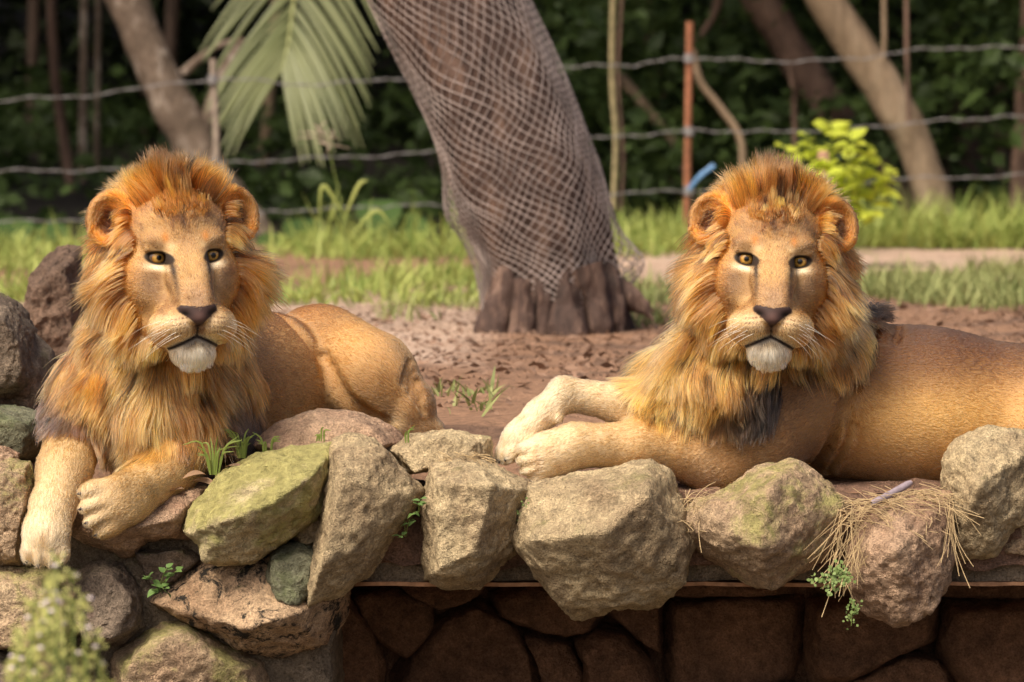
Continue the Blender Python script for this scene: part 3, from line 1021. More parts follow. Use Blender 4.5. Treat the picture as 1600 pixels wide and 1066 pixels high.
    def pick(n, w):
        p = A * w
        t = tri[rg.choice(len(tri), n, p=p / p.sum())]
        r1, r2 = np.sqrt(rg.random(n)), rg.random(n)
        P = V[t[:, 0]] * (1 - r1)[:, None] + V[t[:, 1]] * (r1 * (1 - r2))[:, None] + V[t[:, 2]] * (r1 * r2)[:, None]
        return P
    # mane density and its attributes come from soft blobs
    MB = sp['mane']
    def mane_at(P):
        q = (P - T) @ M / sc
        w_, L_, D_, C_, best = 1e-6, 0, 0, 0, np.zeros(len(P))
        for m in MB:
            if m.get('hd'):
                e = (((q - m['c']) / np.asarray(m['r'])) ** 2).sum(1)
                dr = M @ nrm(L3(*m['dir']))
            else:
                e = (((P - m['c']) / np.asarray(m['r'])) ** 2).sum(1)
                dr = nrm(L3(*m['dir']))
            w = np.exp(-e * 1.2)
            best = np.maximum(best, w)
            w = w ** 2
            w_ = w_ + w
            L_ = L_ + w * m['L']
            D_ = D_ + w[:, None] * dr
            C_ = C_ + w[:, None] * np.asarray(m['col'])
        # keep the face, the ears and the chin free
        x, y, z = np.abs(q[:, 0]), q[:, 1], q[:, 2]
        zc = np.where(z > -.04, (z + .04) / .140, (z + .04) / .205)
        face = np.sqrt((x / .112) ** 2 + zc ** 2)
        s = np.maximum((face - .93) / .36, (y - .05) / .09) + .12 * vnoise(q * 60, 5)
        s = np.where((z < -.17) & (y < -.005), -1, s)
        s = np.where((z < -.224) & (y < -.005) & (x < .05), .9, s)
        earz = np.sqrt(((x - .152) / .058) ** 2 + ((z - .088) / .062) ** 2) < 1.0
        s = np.where(earz & (y > .02) & (y < .15) & (x > .128), -1, s)
        mask = sstep(.22, .45, best) * np.clip(s * 2.2, 0, 1)
        return mask, L_ / w_ * (0.12 + .88 * np.clip(s, 0, 1)), D_ / np.asarray(w_)[:, None], C_ / np.asarray(w_)[:, None]
    mk = mane_at(cen)[0]
    # ---- short coat
    wt = np.where(facing > -.35, 1.0, .06) * (1 - .85 * mk)
    wt = wt * (1 + 1.6 * hm[tri[:, 0]])
    n = int(sp['coat_n'] * 1.3)
    P = pick(n, wt)
    c, fl, ln, q, hm2 = props(P)
    ok = ln > .0015
    P, c, fl, ln = P[ok], c[ok], fl[ok], ln[ok]
    n = len(P)
    Nn = fd.grad(P)
    cl = fbm(P * 90, 2, sp['seed'] + 3)
    fl = fl + .14 * np.stack([vnoise(P * 22, 60), vnoise(P * 22, 61), vnoise(P * 22, 62)], 1)
    tg = nrm(fl - (fl * Nn).sum(1)[:, None] * Nn)
    dr = nrm(tg * .95 + Nn * (.26 + .18 * rg.random(n))[:, None] + .10 * rg.normal(size=(n, 3)))
    ln = ln * (.65 + .7 * rg.random(n))
    tt = np.linspace(0, 1, 4)
    S = P[:, None, :] + ln[:, None, None] * (tt[None, :, None] * dr[:, None, :] - .30 * (tt ** 2)[None, :, None] * Nn[:, None, :]) - Nn[:, None, :] * .001
    rad = np.clip(ln * .06, .00030, .00068)[:, None] * np.array([1, .95, .7, .12])[None, :]
    c = c * (1 + (.08 + .12 * hm2[ok]) * rg.normal(size=n) + .10 * cl)[:, None]
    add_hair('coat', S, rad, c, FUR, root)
    # ---- mane
    n = sp['mane_n']
    P = pick(n, mk + 1e-6)
    mk2, L, D, C = mane_at(P)
    ok = mk2 > .02
    P, L, D, C = P[ok], L[ok], D[ok], C[ok]
    n = len(P)
    Nn = fd.grad(P)
    nf = np.stack([vnoise(P * 9, 70), vnoise(P * 9, 71), vnoise(P * 9, 72)], 1)
    d = nrm(D * 1.0 + Nn * .62 + nf * .42 + .10 * rg.normal(size=(n, 3)))
    L = L * (.55 + .6 * rg.random(n) ** .8)
    K = 9
    S = np.zeros((n, K, 3))
    S[:, 0] = P - Nn * .003
    stp = (L / (K - 1))[:, None]
    gv = sp.get('grav', .13)
    curl = .10 * rg.normal(size=(n, 3))
    for k in range(1, K):
        wav = np.stack([vnoise(S[:, k - 1] * 17, 80 + i) for i in range(3)], 1)
        stiff = np.clip(D[:, 2] * 1.0, 0, 1)[:, None]
        d = nrm(d + L3(0, 0, -1) * gv * (1 - stiff * .9) + (wav * .13 + curl * .30) * np.clip(L / .10, .08, 1)[:, None])
        p = S[:, k - 1] + d * stp
        dist = fd.sample(p)
        m = dist < .010
        if m.any():
            g = fd.grad(p[m])
            p[m] += g * (.010 - dist[m])[:, None]
            d[m] = nrm(d[m] - np.minimum((d[m] * g).sum(1), 0)[:, None] * g)
        S[:, k] = p
    # clumping towards guide strands
    ng = max(n // 20, 10)
    gi = rg.choice(n, ng, replace=False)
    from mathutils import kdtree
    kd = kdtree.KDTree(ng)
    for i, g in enumerate(gi):
        kd.insert(P[g], i)
    kd.balance()
    near = np.array([kd.find(p)[1] for p in P])
    G = S[gi[near]]
    tk = np.linspace(0, 1, K)
    cw = (.78 * tk ** 1.3)[None, :, None] * (.35 + .65 * rg.random(n))[:, None, None]
    off = S[:, :1] - G[:, :1]
    S = S * (1 - cw) + (G + off * (1 - .75 * tk)[None, :, None]) * cw
    gc = rg.normal(size=(ng, 1)) * .30
    warm = rg.normal(size=(ng, 1)) * .05
    C = C * (1 + gc[near] + .24 * rg.normal(size=(n, 1)))
    C[:, 2:3] *= (1 + warm[near] * 2)
    dark = (fbm(P * 11, 2, 90) > .38)[:, None] * .35
    C = C * (1 - dark) + L3(.16, .085, .04) * dark
    rad = (.00078 * (.7 + .5 * rg.random(n)))[:, None] * np.array([1, 1, 1, .97, .92, .82, .66, .42, .10])[None, :]
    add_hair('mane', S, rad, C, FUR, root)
    # ---- eyes
    gz = nrm(L3(*sp['gaze']))
    up = nrm(M[:, 2] - gz * (M[:, 2] @ gz))
    sd_ = np.cross(up, gz)
    for e in eyes:
        Ve, Fe, Ce = eyeball(HP(e), .0210 * sc, gz, up, sd_)
        add_mesh('eye', Ve, Fe, EYEM, root, col=Ce)
    # ---- whiskers, one strand each
    for s in (-1, 1):
        for i in range(11):
            rr, cc = i % 4, i // 4
            a = L3(s * (.034 + .010 * cc), -.136 + .010 * cc, -.140 - .011 * rr)
            out = nrm(L3(s * 1.0, -.25 + .25 * rg.random(), -.10 - .22 * rr / 3 + .18 * rg.random()))
            ln_ = .055 + .05 * rg.random()
            pts = np.stack([HP(a + out * ln_ * t + L3(0, .03 * t * t, -.035 * t * t)) for t in np.linspace(0, 1, 8)])
            Vt, Ft = tube(pts, np.linspace(.0006, .0001, 8), 4)
            add_mesh('whisker', Vt, Ft, WHISK, root)
    for cp in claws:
        Vt, Ft = tube(cp, [.0042, .0045, .0038, .0024, .0004], 6)
        add_mesh('claw', Vt, Ft, CLAW, root)
    return root

# coat colours
TAN, GOLD, PALE, CREAM = L3(.41, .25, .115), L3(.42, .24, .095), L3(.53, .375, .205), L3(.66, .53, .36)
BROWN, DUN, SOOT = L3(.19, .10, .045), L3(.27, .17, .092), L3(.058, .042, .034)
MG, MO, ML, MD = L3(.52, .285, .105), L3(.46, .225, .068), L3(.60, .37, .155), L3(.12, .085, .06)

def head_mane(extra=()):
    H = []
    def b(c, r, L, dir_, col): H.append(dict(hd=True, c=L3(*c), r=r, L=L, dir=dir_, col=col))
    b((0, .06, .150), (.030, .06, .05), .095, (0, -.05, 1.0), L3(.25, .14, .06))
    b((0, .13, .17), (.045, .05, .05), .11, (0, .25, 1.0), L3(.20, .11, .05))
    b((0, .02, .11), (.065, .05, .03), .026, (0, .25, 1.0), L3(.44, .26, .11))
    for s in (-1, 1):
        b((s * .116, .075, .092), (.015, .025, .028), .032, (s * .9, -.25, .30), MO)
        b((s * .065, .09, .145), (.045, .05, .05), .095, (s * .38, .10, .9), MG)
        b((s * .095, .16, .13), (.05, .07, .05), .09, (s * .6, .5, .6), MG)
        b((s * .128, .06, .035), (.035, .05, .04), .07, (s * .75, .35, -.45), MG)
        b((s * .140, .09, -.04), (.05, .07, .06), .14, (s * .85, .30, -.50), MG)
        b((s * .135, .09, -.13), (.06, .08, .07), .135, (s * .60, .20, -.85), MG)
        b((s * .085, .06, -.215), (.06, .07, .05), .12, (s * .35, .0, -1), ML)
        b((s * .15, .17, .03), (.06, .07, .08), .12, (s * .9, .4, -.3), MO)
    b((0, -.080, -.236), (.036, .030, .014), .014, (0, -.12, -1), L3(.84, .76, .63))
    b((0, .04, -.235), (.05, .06, .04), .10, (0, -.15, -1), MG)
    return H + list(extra)
# ---------------------------------------------------------------- the lion whose forelegs hang over the wall
def cn(p, q, ra, rb, col, **kw):
    return dict(a=W(*p), b=W(*q), ra=ra, rb=rb, col=col, **kw)
def el(p, r, col, flow=(1, .5, -.2), **kw):
    return dict(a=W(*p), r=r, col=col, flow=flow, **kw)
MA = rot('Z', 15) @ rot('Y', -2) @ rot('X', 0)
hA = W(288, 401, -.20)
lionA = dict(
    seed=11, head=hA, M=MA, hs=1.03, base=W(250, 690, .1) * L3(1, 1, 0), gaze=(.42, -.9, .0),
    box=((-1.22, .0), (-.46, 1.12), (-.36, .78)), coat_n=190000, mane_n=42000,
    label='lion with its two forepaws hanging over the wall, looking aside past the camera',
    segs=[
        cn((285, 430, .02), (255, 520, .10), .135, .155, GOLD),
        cn((255, 500, .06), (235, 600, .06), .150, .165, GOLD),
        el((228, 610, .10), (.185, .16, .15), GOLD, (0, -.2, -1)),
        cn((280, 590, .22), (400, 612, .50), .175, .192, TAN, k=.06),
        cn((400, 612, .50), (500, 605, .82), .192, .17, TAN, k=.06),
        el((325, 625, .12), (.105, .12, .13), DUN, (.2, -.2, -1), k=.05),
        el((135, 630, .06), (.085, .10, .12), DUN, (-.1, -.2, -1), k=.05),
        # forelegs
        cn((122, 668, .00), (100, 735, -.13), .080, .062, PALE, k=.04),
        cn((100, 735, -.13), (83, 790, -.22), .062, .050, PALE, k=.03),
        cn((83, 790, -.22), (74, 832, -.275), .050, .050, CREAM, k=.03, fur=.017),
        cn((318, 672, .02), (262, 735, -.10), .086, .066, PALE, k=.04),
        cn((262, 735, -.10), (205, 775, -.215), .066, .062, PALE, k=.03),
        # haunch, knee and hind foot
        cn((500, 568, .64), (575, 596, .48), .152, .128, TAN, k=.012),
        cn((580, 598, .48), (636, 634, .44), .118, .070, TAN, k=.03),
        cn((636, 634, .46), (662, 668, .44), .062, .036, TAN, k=.03),
        cn((615, 668, .40), (680, 672, .44), .030, .024, CREAM, k=.02),
    ],
    paws=[
        dict(c=W(72, 832, -.285), dir=(-.02, -.42, -.90), side=(1, 0, 0), s=1.02),
        dict(c=W(190, 782, -.262), dir=(-.80, -.50, -.30), side=(-.25, .05, .95), s=1.28),
    ],
    grooves=[
        dict(p=[W(434, 484, .5), W(470, 518, .5), W(505, 560, .5), W(528, 604, .5), W(562, 642, .5), W(608, 664, .5)], r=.016, k=.016),
    ] + [dict(p=[W(640 + 6 * i, 560 + 17 * i, .5), W(634 + 8 * i, 580 + 17 * i, .5), W(630 + 11 * i, 600 + 15 * i, .5)], r=.006, k=.010) for i in range(4)],
    paint=[
        dict(c=W(560, 530, .50), r=(.07, .2, .10), col=L3(.62, .40, .18), w=.6),
        dict(c=W(430, 470, .5), r=(.20, .3, .06), col=L3(.30, .15, .055), w=.7),
        dict(c=W(440, 680, .35), r=(.22, .2, .08), col=L3(.62, .42, .20), w=.6),
        dict(c=W(400, 570, .3), r=(.09, .2, .14), col=DUN, w=.6),
        dict(c=W(655, 600, .50), r=(.035, .12, .07), col=BROWN, w=.6),
        dict(c=W(150, 735, -.30), r=(.03, .1, .07), col=CREAM, w=.7),
    ],
    mane=head_mane([
        dict(c=W(165, 560, .0), r=(.11, .16, .15), L=.13, dir=(-.25, -.2, -.9), col=MG),
        dict(c=W(290, 600, -.05), r=(.10, .14, .14), L=.15, dir=(.0, -.4, -.95), col=MG),
        dict(c=W(220, 610, -.07), r=(.06, .12, .13), L=.16, dir=(0, -.4, -.95), col=ML),
        dict(c=W(240, 672, -.05), r=(.06, .12, .06), L=.105, dir=(0, -.35, -.95), col=ML),
        dict(c=W(370, 540, .05), r=(.07, .14, .14), L=.10, dir=(.35, .1, -.8), col=MO),
        dict(c=W(352, 640, .05), r=(.065, .14, .085), L=.085, dir=(.25, -.25, -.9), col=SOOT),
        dict(c=W(285, 668, .0), r=(.05, .14, .05), L=.08, dir=(.1, -.3, -.95), col=L3(.34, .22, .13)),
        dict(c=W(118, 640, .0), r=(.062, .14, .08), L=.065, dir=(-.25, -.25, -.9), col=L3(.17, .12, .09)),
        dict(c=W(165, 668, -.02), r=(.05, .12, .05), L=.08, dir=(-.1, -.3, -.95), col=L3(.38, .25, .14)),
    ]))
build_lion(lionA)
# ---------------------------------------------------------------- the lion lying along the wall
MBm = rot('Z', -1) @ rot('Y', 3) @ rot('X', -1)
hB = W(1208, 407, -.14)
lionB = dict(
    seed=23, head=hB, M=MBm, hs=1.0, base=W(1300, 730, .15) * L3(1, 1, 0) + L3(0, 0, -.07), gaze=(.0, -1, .02),
    box=((-.12, 1.52), (-.36, .66), (-.17, .78)), coat_n=210000, mane_n=42000,
    label='lion lying side-on along the wall with its face turned straight to the camera',
    segs=[
        cn((1208, 430, .06), (1195, 520, .13), .135, .150, GOLD),
        cn((1195, 510, .10), (1150, 590, .10), .150, .155, GOLD),
        el((1120, 600, .08), (.165, .15, .125), GOLD, (-.6, -.2, -.6)),
        el((1285, 600, .20), (.165, .165, .185), BROWN, (.6, .0, -.5), k=.06),
        cn((1300, 620, .22), (1450, 642, .24), .198, .195, TAN, k=.06),
        cn((1450, 642, .24), (1720, 672, .26), .195, .185, TAN, k=.06),
        el((1660, 668, .14), (.17, .12, .135), TAN, (-.4, 0, -1), k=.03),
        # near foreleg
        cn((1265, 630, .08), (1130, 706, .00), .122, .092, DUN, k=.05),
        cn((1190, 700, .02), (1120, 718, .00), .098, .084, DUN, k=.04),
        cn((1130, 712, -.01), (1000, 696, -.05), .084, .058, L3(.50, .33, .17), k=.04),
        cn((1000, 696, -.05), (900, 696, -.08), .058, .049, PALE, k=.03),
        cn((900, 696, -.08), (855, 708, -.09), .049, .050, CREAM, k=.03, fur=.016),
        # far foreleg, bent at the wrist
        cn((1080, 635, .03), (970, 630, .03), .075, .047, PALE, k=.04),
        cn((970, 630, .03), (882, 615, .01), .045, .040, CREAM, k=.03, fur=.016),
        cn((882, 617, .01), (845, 648, -.01), .040, .036, CREAM, k=.02),
        cn((845, 648, -.01), (815, 680, -.03), .036, .036, CREAM, k=.02),
        cn((868, 640, -.01), (872, 652, -.03), .020, .014, CREAM, k=.012),
    ],
    paws=[
        dict(c=W(862, 713, -.10), dir=(-.93, -.22, -.30), side=(-.35, -.12, .93), s=.98, claws=False),
        dict(c=W(806, 688, -.03), dir=(-.66, -.22, -.72), side=(.35, -.9, .05), s=.82),
    ],
    grooves=[
        dict(p=[W(1372, 492, .06), W(1352, 560, .00), W(1322, 625, -.02), W(1300, 690, -.02), W(1268, 738, .0)], r=.017, k=.012),
        dict(p=[W(1330, 640, .0), W(1325, 690, .0), W(1285, 748, .02)], r=.010, k=.010),
    ] + [dict(p=[W(1372 + 16 * i, 480 + 3 * i, .12), W(1366 + 18 * i, 505 + 2 * i, .06), W(1360 + 18 * i, 535, .03)], r=.009, k=.010) for i in range(3)],
    paint=[
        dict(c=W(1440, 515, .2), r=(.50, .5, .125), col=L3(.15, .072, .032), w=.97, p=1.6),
        dict(c=W(1400, 560, .1), r=(.18, .4, .11), col=L3(.19, .10, .045), w=.8),
        dict(c=W(1480, 655, .0), r=(.22, .2, .08), col=L3(.68, .44, .18), w=.75),
        dict(c=W(1390, 690, .0), r=(.10, .2, .07), col=L3(.66, .43, .19), w=.6),
        dict(c=W(1230, 590, .0), r=(.10, .3, .09), col=L3(.17, .10, .055), w=.7),
        dict(c=W(1180, 745, .0), r=(.12, .3, .04), col=L3(.42, .28, .17), w=.5),
    ],
    mane=head_mane([
        dict(c=W(1095, 530, .05), r=(.10, .16, .11), L=.16, dir=(-.60, -.1, -.85), col=ML),
        dict(c=W(1060, 600, .02), r=(.09, .15, .07), L=.095, dir=(-.75, -.25, -.65), col=ML),
        dict(c=W(1130, 590, -.04), r=(.09, .14, .09), L=.12, dir=(-.4, -.3, -.85), col=L3(.50, .30, .12)),
        dict(c=W(1185, 610, -.03), r=(.055, .14, .075), L=.09, dir=(-.05, -.3, -.95), col=SOOT),
        dict(c=W(1160, 635, -.03), r=(.07, .14, .06), L=.080, dir=(-.15, -.25, -.95), col=MD),
        dict(c=W(1290, 510, .05), r=(.07, .12, .08), L=.13, dir=(.35, -.1, -.9), col=MG),
        dict(c=W(1345, 430, .12), r=(.05, .12, .10), L=.11, dir=(.6, .2, -.75), col=MO),
        dict(c=W(1352, 470, .20), r=(.05, .10, .06), L=.075, dir=(.55, .45, -.15), col=SOOT),
    ]))
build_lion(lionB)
# ================================================================== the netted tree
def lobes(th, t):
    """outline of the trunk: nearly round above, flaring into root lobes at the foot"""
    f = sstep(.70, 1.0, t)
    return 1 + .05 * np.sin(th * 3 + 4 * t) + .035 * np.sin(th * 5 - 6 * t) + f * (.10 + .17 * np.sin(th * 7 + 1.3) + .08 * np.sin(th * 11))
YT = 6.2
ctr = spline([W(560, -330, YT), W(640, -130, YT), W(700, 0, YT), W(768, 150, YT), W(812, 270, YT), W(848, 380, YT), W(862, 470, YT), W(866, 545, YT)], 110)
rdi = np.interp(np.linspace(0, 1, 110), [0, .3, .45, .6, .75, .9, 1], [.225, .250, .258, .268, .245, .236, .25])
def trunk_surface(nth, off=0.0, grow=1.0, ts=None):
    ts = np.linspace(0, 1, 110) if ts is None else ts
    c = np.stack([np.interp(ts, np.linspace(0, 1, 110), ctr[:, i]) for i in range(3)], 1)
    r = np.interp(ts, np.linspace(0, 1, 110), rdi)
    T = nrm(np.gradient(ctr, axis=0))
    T = np.stack([np.interp(ts, np.linspace(0, 1, 110), T[:, i]) for i in range(3)], 1)
    A = nrm(np.cross(T, np.array([0, 1.0, 0])))
    B = np.cross(T, A)
    th = np.arange(nth) * 2 * np.pi / nth
    R = r[:, None] * lobes(th[None, :], ts[:, None]) * grow + off
    return c, R, A, B, th
def ring_pts(c, R, A, B, th):
    return c[:, None, :] + R[:, :, None] * (np.cos(th)[None, :, None] * A[:, None, :] + np.sin(th)[None, :, None] * B[:, None, :])
c, R, A, B, th = trunk_surface(96)
V = ring_pts(c, R, A, B, th).reshape(-1, 3)
V += .014 * fbm(V * np.array([9, 9, 3]), 4, 61)[:, None] * nrm(V - np.repeat(c, 96, 0))
i = np.arange(109)[:, None] * 96; j = np.arange(96)[None, :]; j2 = (j + 1) % 96
TF = np.stack([i + j, i + j2, i + 96 + j2, i + 96 + j], -1).reshape(-1, 4)
def bark_mat(name, c1, c2, c3, sc=9, zs=.25):
    m, n, b = mat_new(name)
    mp = n.nodes.new('ShaderNodeMapping')
    n.links.new(geo_pos(n), mp.inputs[0])
    mp.inputs['Scale'].default_value = (1, 1, zs)
    t1, t2 = noise_tex(n, mp.outputs[0], sc, 6, .68, .5), noise_tex(n, mp.outputs[0], sc * 6, 4, .7)
    r = ramp(n, t1.outputs[0], [(.32, c1), (.52, c2), (.70, c3)])
    c = mixc(n, .6, r.outputs[0], ramp(n, t2.outputs[0], [(.3, .5), (.7, 1.4)]).outputs[0], 'MULTIPLY')
    n.links.new(c, b.inputs['Base Color'])
    bump(n, b, t1.outputs[0], .8, .03)
    return m
BARK = bark_mat('netted_bark', (.025, .016, .013), (.075, .045, .034), (.22, .14, .10))
tree = empty('netted_tree', (ctr[-1][0], YT, 0), label='thick leaning tree trunk wrapped in netting between the two lions', cat='tree')
add_mesh('trunk', V, TF, BARK, tree)
def root_at(p, q, r0, r1, seed, n=40):
    P = spline([p, (np.array(p) * .45 + q * .55) + np.array([.01, 0, .03]), q], n)
    P[:, :2] += .012 * np.stack([vnoise(P * 9, seed), vnoise(P * 9, seed + 1)], 1)
    r = np.interp(np.linspace(0, 1, n), [0, .5, .85, 1], [r0, (r0 + r1) * .45, r1 * 1.05, r1 * .8])
    Vr, Fr = tube(P, r, 28)
    d = nrm(Vr - np.repeat(P, 28, 0))
    return Vr + d * (.038 * fbm(Vr * np.array([9, 9, 4]), 4, seed)[:, None] + .020 * fbm(Vr * np.array([26, 26, 9]), 3, seed + 3)[:, None]), Fr
ROOTS = (((800, 420, 6.02), (772, 545, 5.98), .05, .085), ((822, 440, 5.98), (818, 550, 5.90), .045, .06), ((850, 430, 5.98), (846, 548, 5.92), .05, .042), ((880, 430, 5.98), (885, 545, 5.90), .055, .062),
         ((912, 420, 6.0), (938, 530, 5.96), .07, .05), ((935, 430, 6.1), (968, 522, 6.02), .06, .042), ((950, 445, 6.15), (1030, 514, 6.08), .055, .016), ((790, 470, 6.0), (742, 548, 6.0), .04, .022))
for i, (a, b_, r0, r1) in enumerate(ROOTS):
    Vr, Fr = root_at(W(*a), W(*b_), r0, r1, 71 + 5 * i)
    add_mesh('root', Vr, Fr, BARK, tree)
# the limbs stay above the picture
LIMB = [((560, -330), (300, -620)), ((575, -330), (760, -700)), ((560, -330), (520, -760))]
for p, q in LIMB:
    Vr, Fr = tube(spline([W(*p, YT), W((p[0] + q[0]) / 2 + 20, (p[1] + q[1]) / 2, YT), W(*q, YT)], 12), np.linspace(.17, .07, 12), 12)
    add_mesh('limb', Vr, Fr, BARK, tree)

NETM = simple_mat('net_cord', (.32, .26, .23), .9, .5, 9)
def net_part():
    parts = []
    nst = 46
    tt = np.linspace(.02, .905, 330)
    for fam in (-1, 1):
        for k in range(nst):
            th0 = k * 2 * np.pi / nst
            turns = 6.3 * fam
            th = th0 + turns * tt
            hem = .888 + .026 * math.sin(th0 * 3 + 1) + .014 * math.sin(th0 * 8) + .01 * math.sin(th0 * 17)
            c = np.stack([np.interp(tt, np.linspace(0, 1, 110), ctr[:, i]) for i in range(3)], 1)
            T = np.gradient(ctr, axis=0)
            T = nrm(np.stack([np.interp(tt, np.linspace(0, 1, 110), T[:, i]) for i in range(3)], 1))
            A = nrm(np.cross(T, np.array([0, 1.0, 0])))
            B = np.cross(T, A)
            # slack in the netting: it stands off the bark in folds
            th = th + .075 * vnoise(np.stack([np.cos(th) * 1.7, np.sin(th) * 1.7, tt * 11], 1), 33) + .012 * rng.normal()
            th = th + .030 * np.sin(7 * th + 30 * tt) + .025 * np.sin(19 * tt * np.pi + 2 * th)
            slack = .006 + .011 * (1 + np.sin(th * 4 + 9 * tt)) + .035 * np.exp(-((tt - .60) / .05) ** 2) * np.clip(-np.cos(th - 0.1), 0, 1) ** 6 \
                + .085 * np.exp(-((tt - .79) / .05) ** 2) * np.clip(np.cos(th - 6.15), 0, 1) ** 14
            rr = np.interp(tt, np.linspace(0, 1, 110), rdi) * (1 + .05 * np.sin(th * 3 + 4 * tt) + .035 * np.sin(th * 5 - 6 * tt)) + slack
            P = c + rr[:, None] * (np.cos(th)[:, None] * A + np.sin(th)[:, None] * B)
            m = tt < hem
            P = P[m]
            parts.append(tube(P, .0024, 3))
    return merge(parts)
V, F = net_part()
add_mesh('netting', V, F, NETM, label='pale knotted rope netting wrapped round the leaning trunk', cat='netting')

# ================================================================== fence
fence = empty('wire_fence', (0, 15.5, 0), label='slack wire fence on thin posts in front of the dark wood', cat='fence')
RUST = simple_mat('rusty_iron', (.26, .105, .055), .85, .4, 30)
GREYP = simple_mat('weathered_post', (.26, .205, .16), .9, .35, 30)
WIRE = simple_mat('fence_wire', (.19, .175, .17), .5, .2, 60, .5)
YF = 15.5
def straight(p, q, r, mat, name, parent, sides=8, wob=0.0, n=20, seed=0):
    P = np.linspace(p, q, n)
    if wob:
        P = P + wob * np.stack([vnoise(P * 3 + 5, seed), vnoise(P * 3 + 9, seed + 1) * .3, vnoise(P * 3, seed + 2) * 0], 1)
    V, F = tube(P, r, sides)
    return add_mesh(name, V, F, mat, parent)
straight(W(1078, 34, YF), W(1072, 395, YF), .021, RUST, 'post', fence)
straight(W(331, 92, YF), W(344, 400, YF), .019, GREYP, 'post', fence, wob=.01)
for px in (-420, 1820):
    straight(W(px, 60, YF), W(px, 400, YF), .02, RUST, 'post', fence)
for row in ([(-420, 190), (-200, 185), (0, 158), (150, 148), (333, 124), (480, 132), (630, 122), (760, 112), (880, 104), (980, 102), (1077, 91), (1200, 96), (1330, 92), (1460, 76), (1600, 74), (1820, 62)],
            [(-420, 290), (-200, 285), (0, 268), (160, 266), (338, 256), (480, 248), (650, 240), (800, 226), (940, 216), (1077, 205), (1200, 206), (1340, 200), (1480, 188), (1600, 182), (1820, 170)],
            [(-420, 372), (0, 348), (180, 342), (340, 338), (480, 328), (620, 322), (760, 318), (900, 306), (1077, 298), (1250, 292), (1400, 280), (1600, 274), (1820, 262)]):
    P = spline([W(px, py, YF - .03) for px, py in row], 260)
    s_ = np.arange(260)
    for ph in (0, math.pi):                                          # two strands twisted round each other
        Q = P + .003 * np.stack([0 * s_, np.cos(s_ * .9 + ph), np.sin(s_ * .9 + ph)], 1)
        Q[:, 2] += .006 * np.sin(s_ * .35) + .004 * np.sin(s_ * .83)
        V, F = tube(Q, .0026, 4)
        add_mesh('wire', V, F, WIRE, fence)
for px, py in ((1077, 91), (1077, 205), (1076, 298), (333, 124), (338, 256)):
    V, F = tube(np.linspace(W(px, py + 7, YF - .01), W(px, py - 7, YF - .01), 4), .030, 8)
    add_mesh('wire_tie', V, F, WIRE, fence)

# ================================================================== wood behind the fence
PALEB = bark_mat('pale_lichen_bark', (.12, .088, .062), (.20, .145, .105), (.52, .44, .36), 11, .6)
DARKB = bark_mat('dark_bark', (.035, .024, .018), (.085, .055, .040), (.15, .10, .075), 5)
REDB = bark_mat('red_brown_bark', (.075, .046, .033), (.145, .088, .062), (.22, .145, .105), 5)
OCHB = bark_mat('ochre_bark', (.13, .09, .055), (.235, .165, .105), (.34, .255, .17), 5)
def trunk(name, pts, rad, mat, label, cat='tree', group=None, Yd=18, n=40, sides=14, branches=(), rough=.02):
    P = spline([W(p[0], p[1], p[2] if len(p) > 2 else Yd) for p in pts], n)
    rr = np.interp(np.linspace(0, 1, n), np.linspace(0, 1, len(rad)), rad)
    V, F = tube(P, rr, sides)
    V = V + rough * (rr.max() / .12) * fbm(V * 7, 3, len(pts) + int(abs(pts[0][0])))[:, None] * np.array([1, 1, .2])
    t = empty(name, P[-1] * np.array([1, 1, 1.0]), label=label, cat=cat, group=group)
    add_mesh('trunk', V, F, mat, t)
    for bp, br in branches:
        V, F = tube(spline([W(p[0], p[1], Yd) for p in bp], 14), np.linspace(br, br * .4, 14), 8)
        add_mesh('branch', V, F, mat, t)
    return t
trunk('leaning_tree', [(20, -420), (120, -180), (195, -10), (255, 130), (305, 230), (345, 305), (392, 372), (418, 420)], [.10, .115, .125, .135, .15, .19], PALEB,
      'leaning trunk with pale lichen blotches behind the lion with hanging forepaws', Yd=18.0,
      branches=[([(285, 115), (330, 78), (372, 60)], .03), ([(325, 270), (322, 200), (340, 130), (380, 60)], .05)])
trunk('leaning_tree', [(980, -420), (1090, -200), (1178, -20), (1245, 90), (1320, 205), (1390, 300), (1432, 368)], [.10, .115, .12, .125, .14], REDB,
      'dark red brown trunk leaning behind the yellow green bush', Yd=19.2, branches=[([(1130, -90), (1120, 10), (1085, 70)], .04)])
trunk('leaning_tree', [(1130, -420), (1220, -180), (1278, -20), (1345, 85), (1405, 180), (1442, 262), (1470, 350), (1484, 385)], [.09, .105, .112, .118, .11, .12, .14], OCHB,
      'ochre brown trunk leaning over the tall grass', Yd=17.6)
trunk('forest_tree', [(1530, -320), (1518, -60), (1510, 120), (1516, 330)], [.16, .17, .18, .2], DARKB, 'thick dark trunk with a pale scar in the shade', Yd=22)
trunk('forest_tree', [(1625, -320), (1612, 0), (1600, 180), (1592, 380)], [.06, .06, .06, .07], REDB, 'slim red brown trunk beside the thick dark trunk', Yd=18.5)
for k, (px, r, Y_) in enumerate(((131, .030, 23), (153, .022, 24), (52, .05, 27), (228, .035, 28))):
    trunk('sapling', [(px + 6, -350), (px + 2, -60), (px, 100), (px - 2, 330)], [r, r, r * 1.05, r * 1.15], [PALEB, PALEB, DARKB, DARKB][k],
          ['straight pale sapling beside a thinner one in the dark wood', 'thinner sapling right beside the straight pale one',
           'dim slender trunk standing apart from the pale saplings', 'dim slender trunk between saplings and leaning lichen trunk'][k], Yd=Y_)
rgt = np.random.default_rng(91)
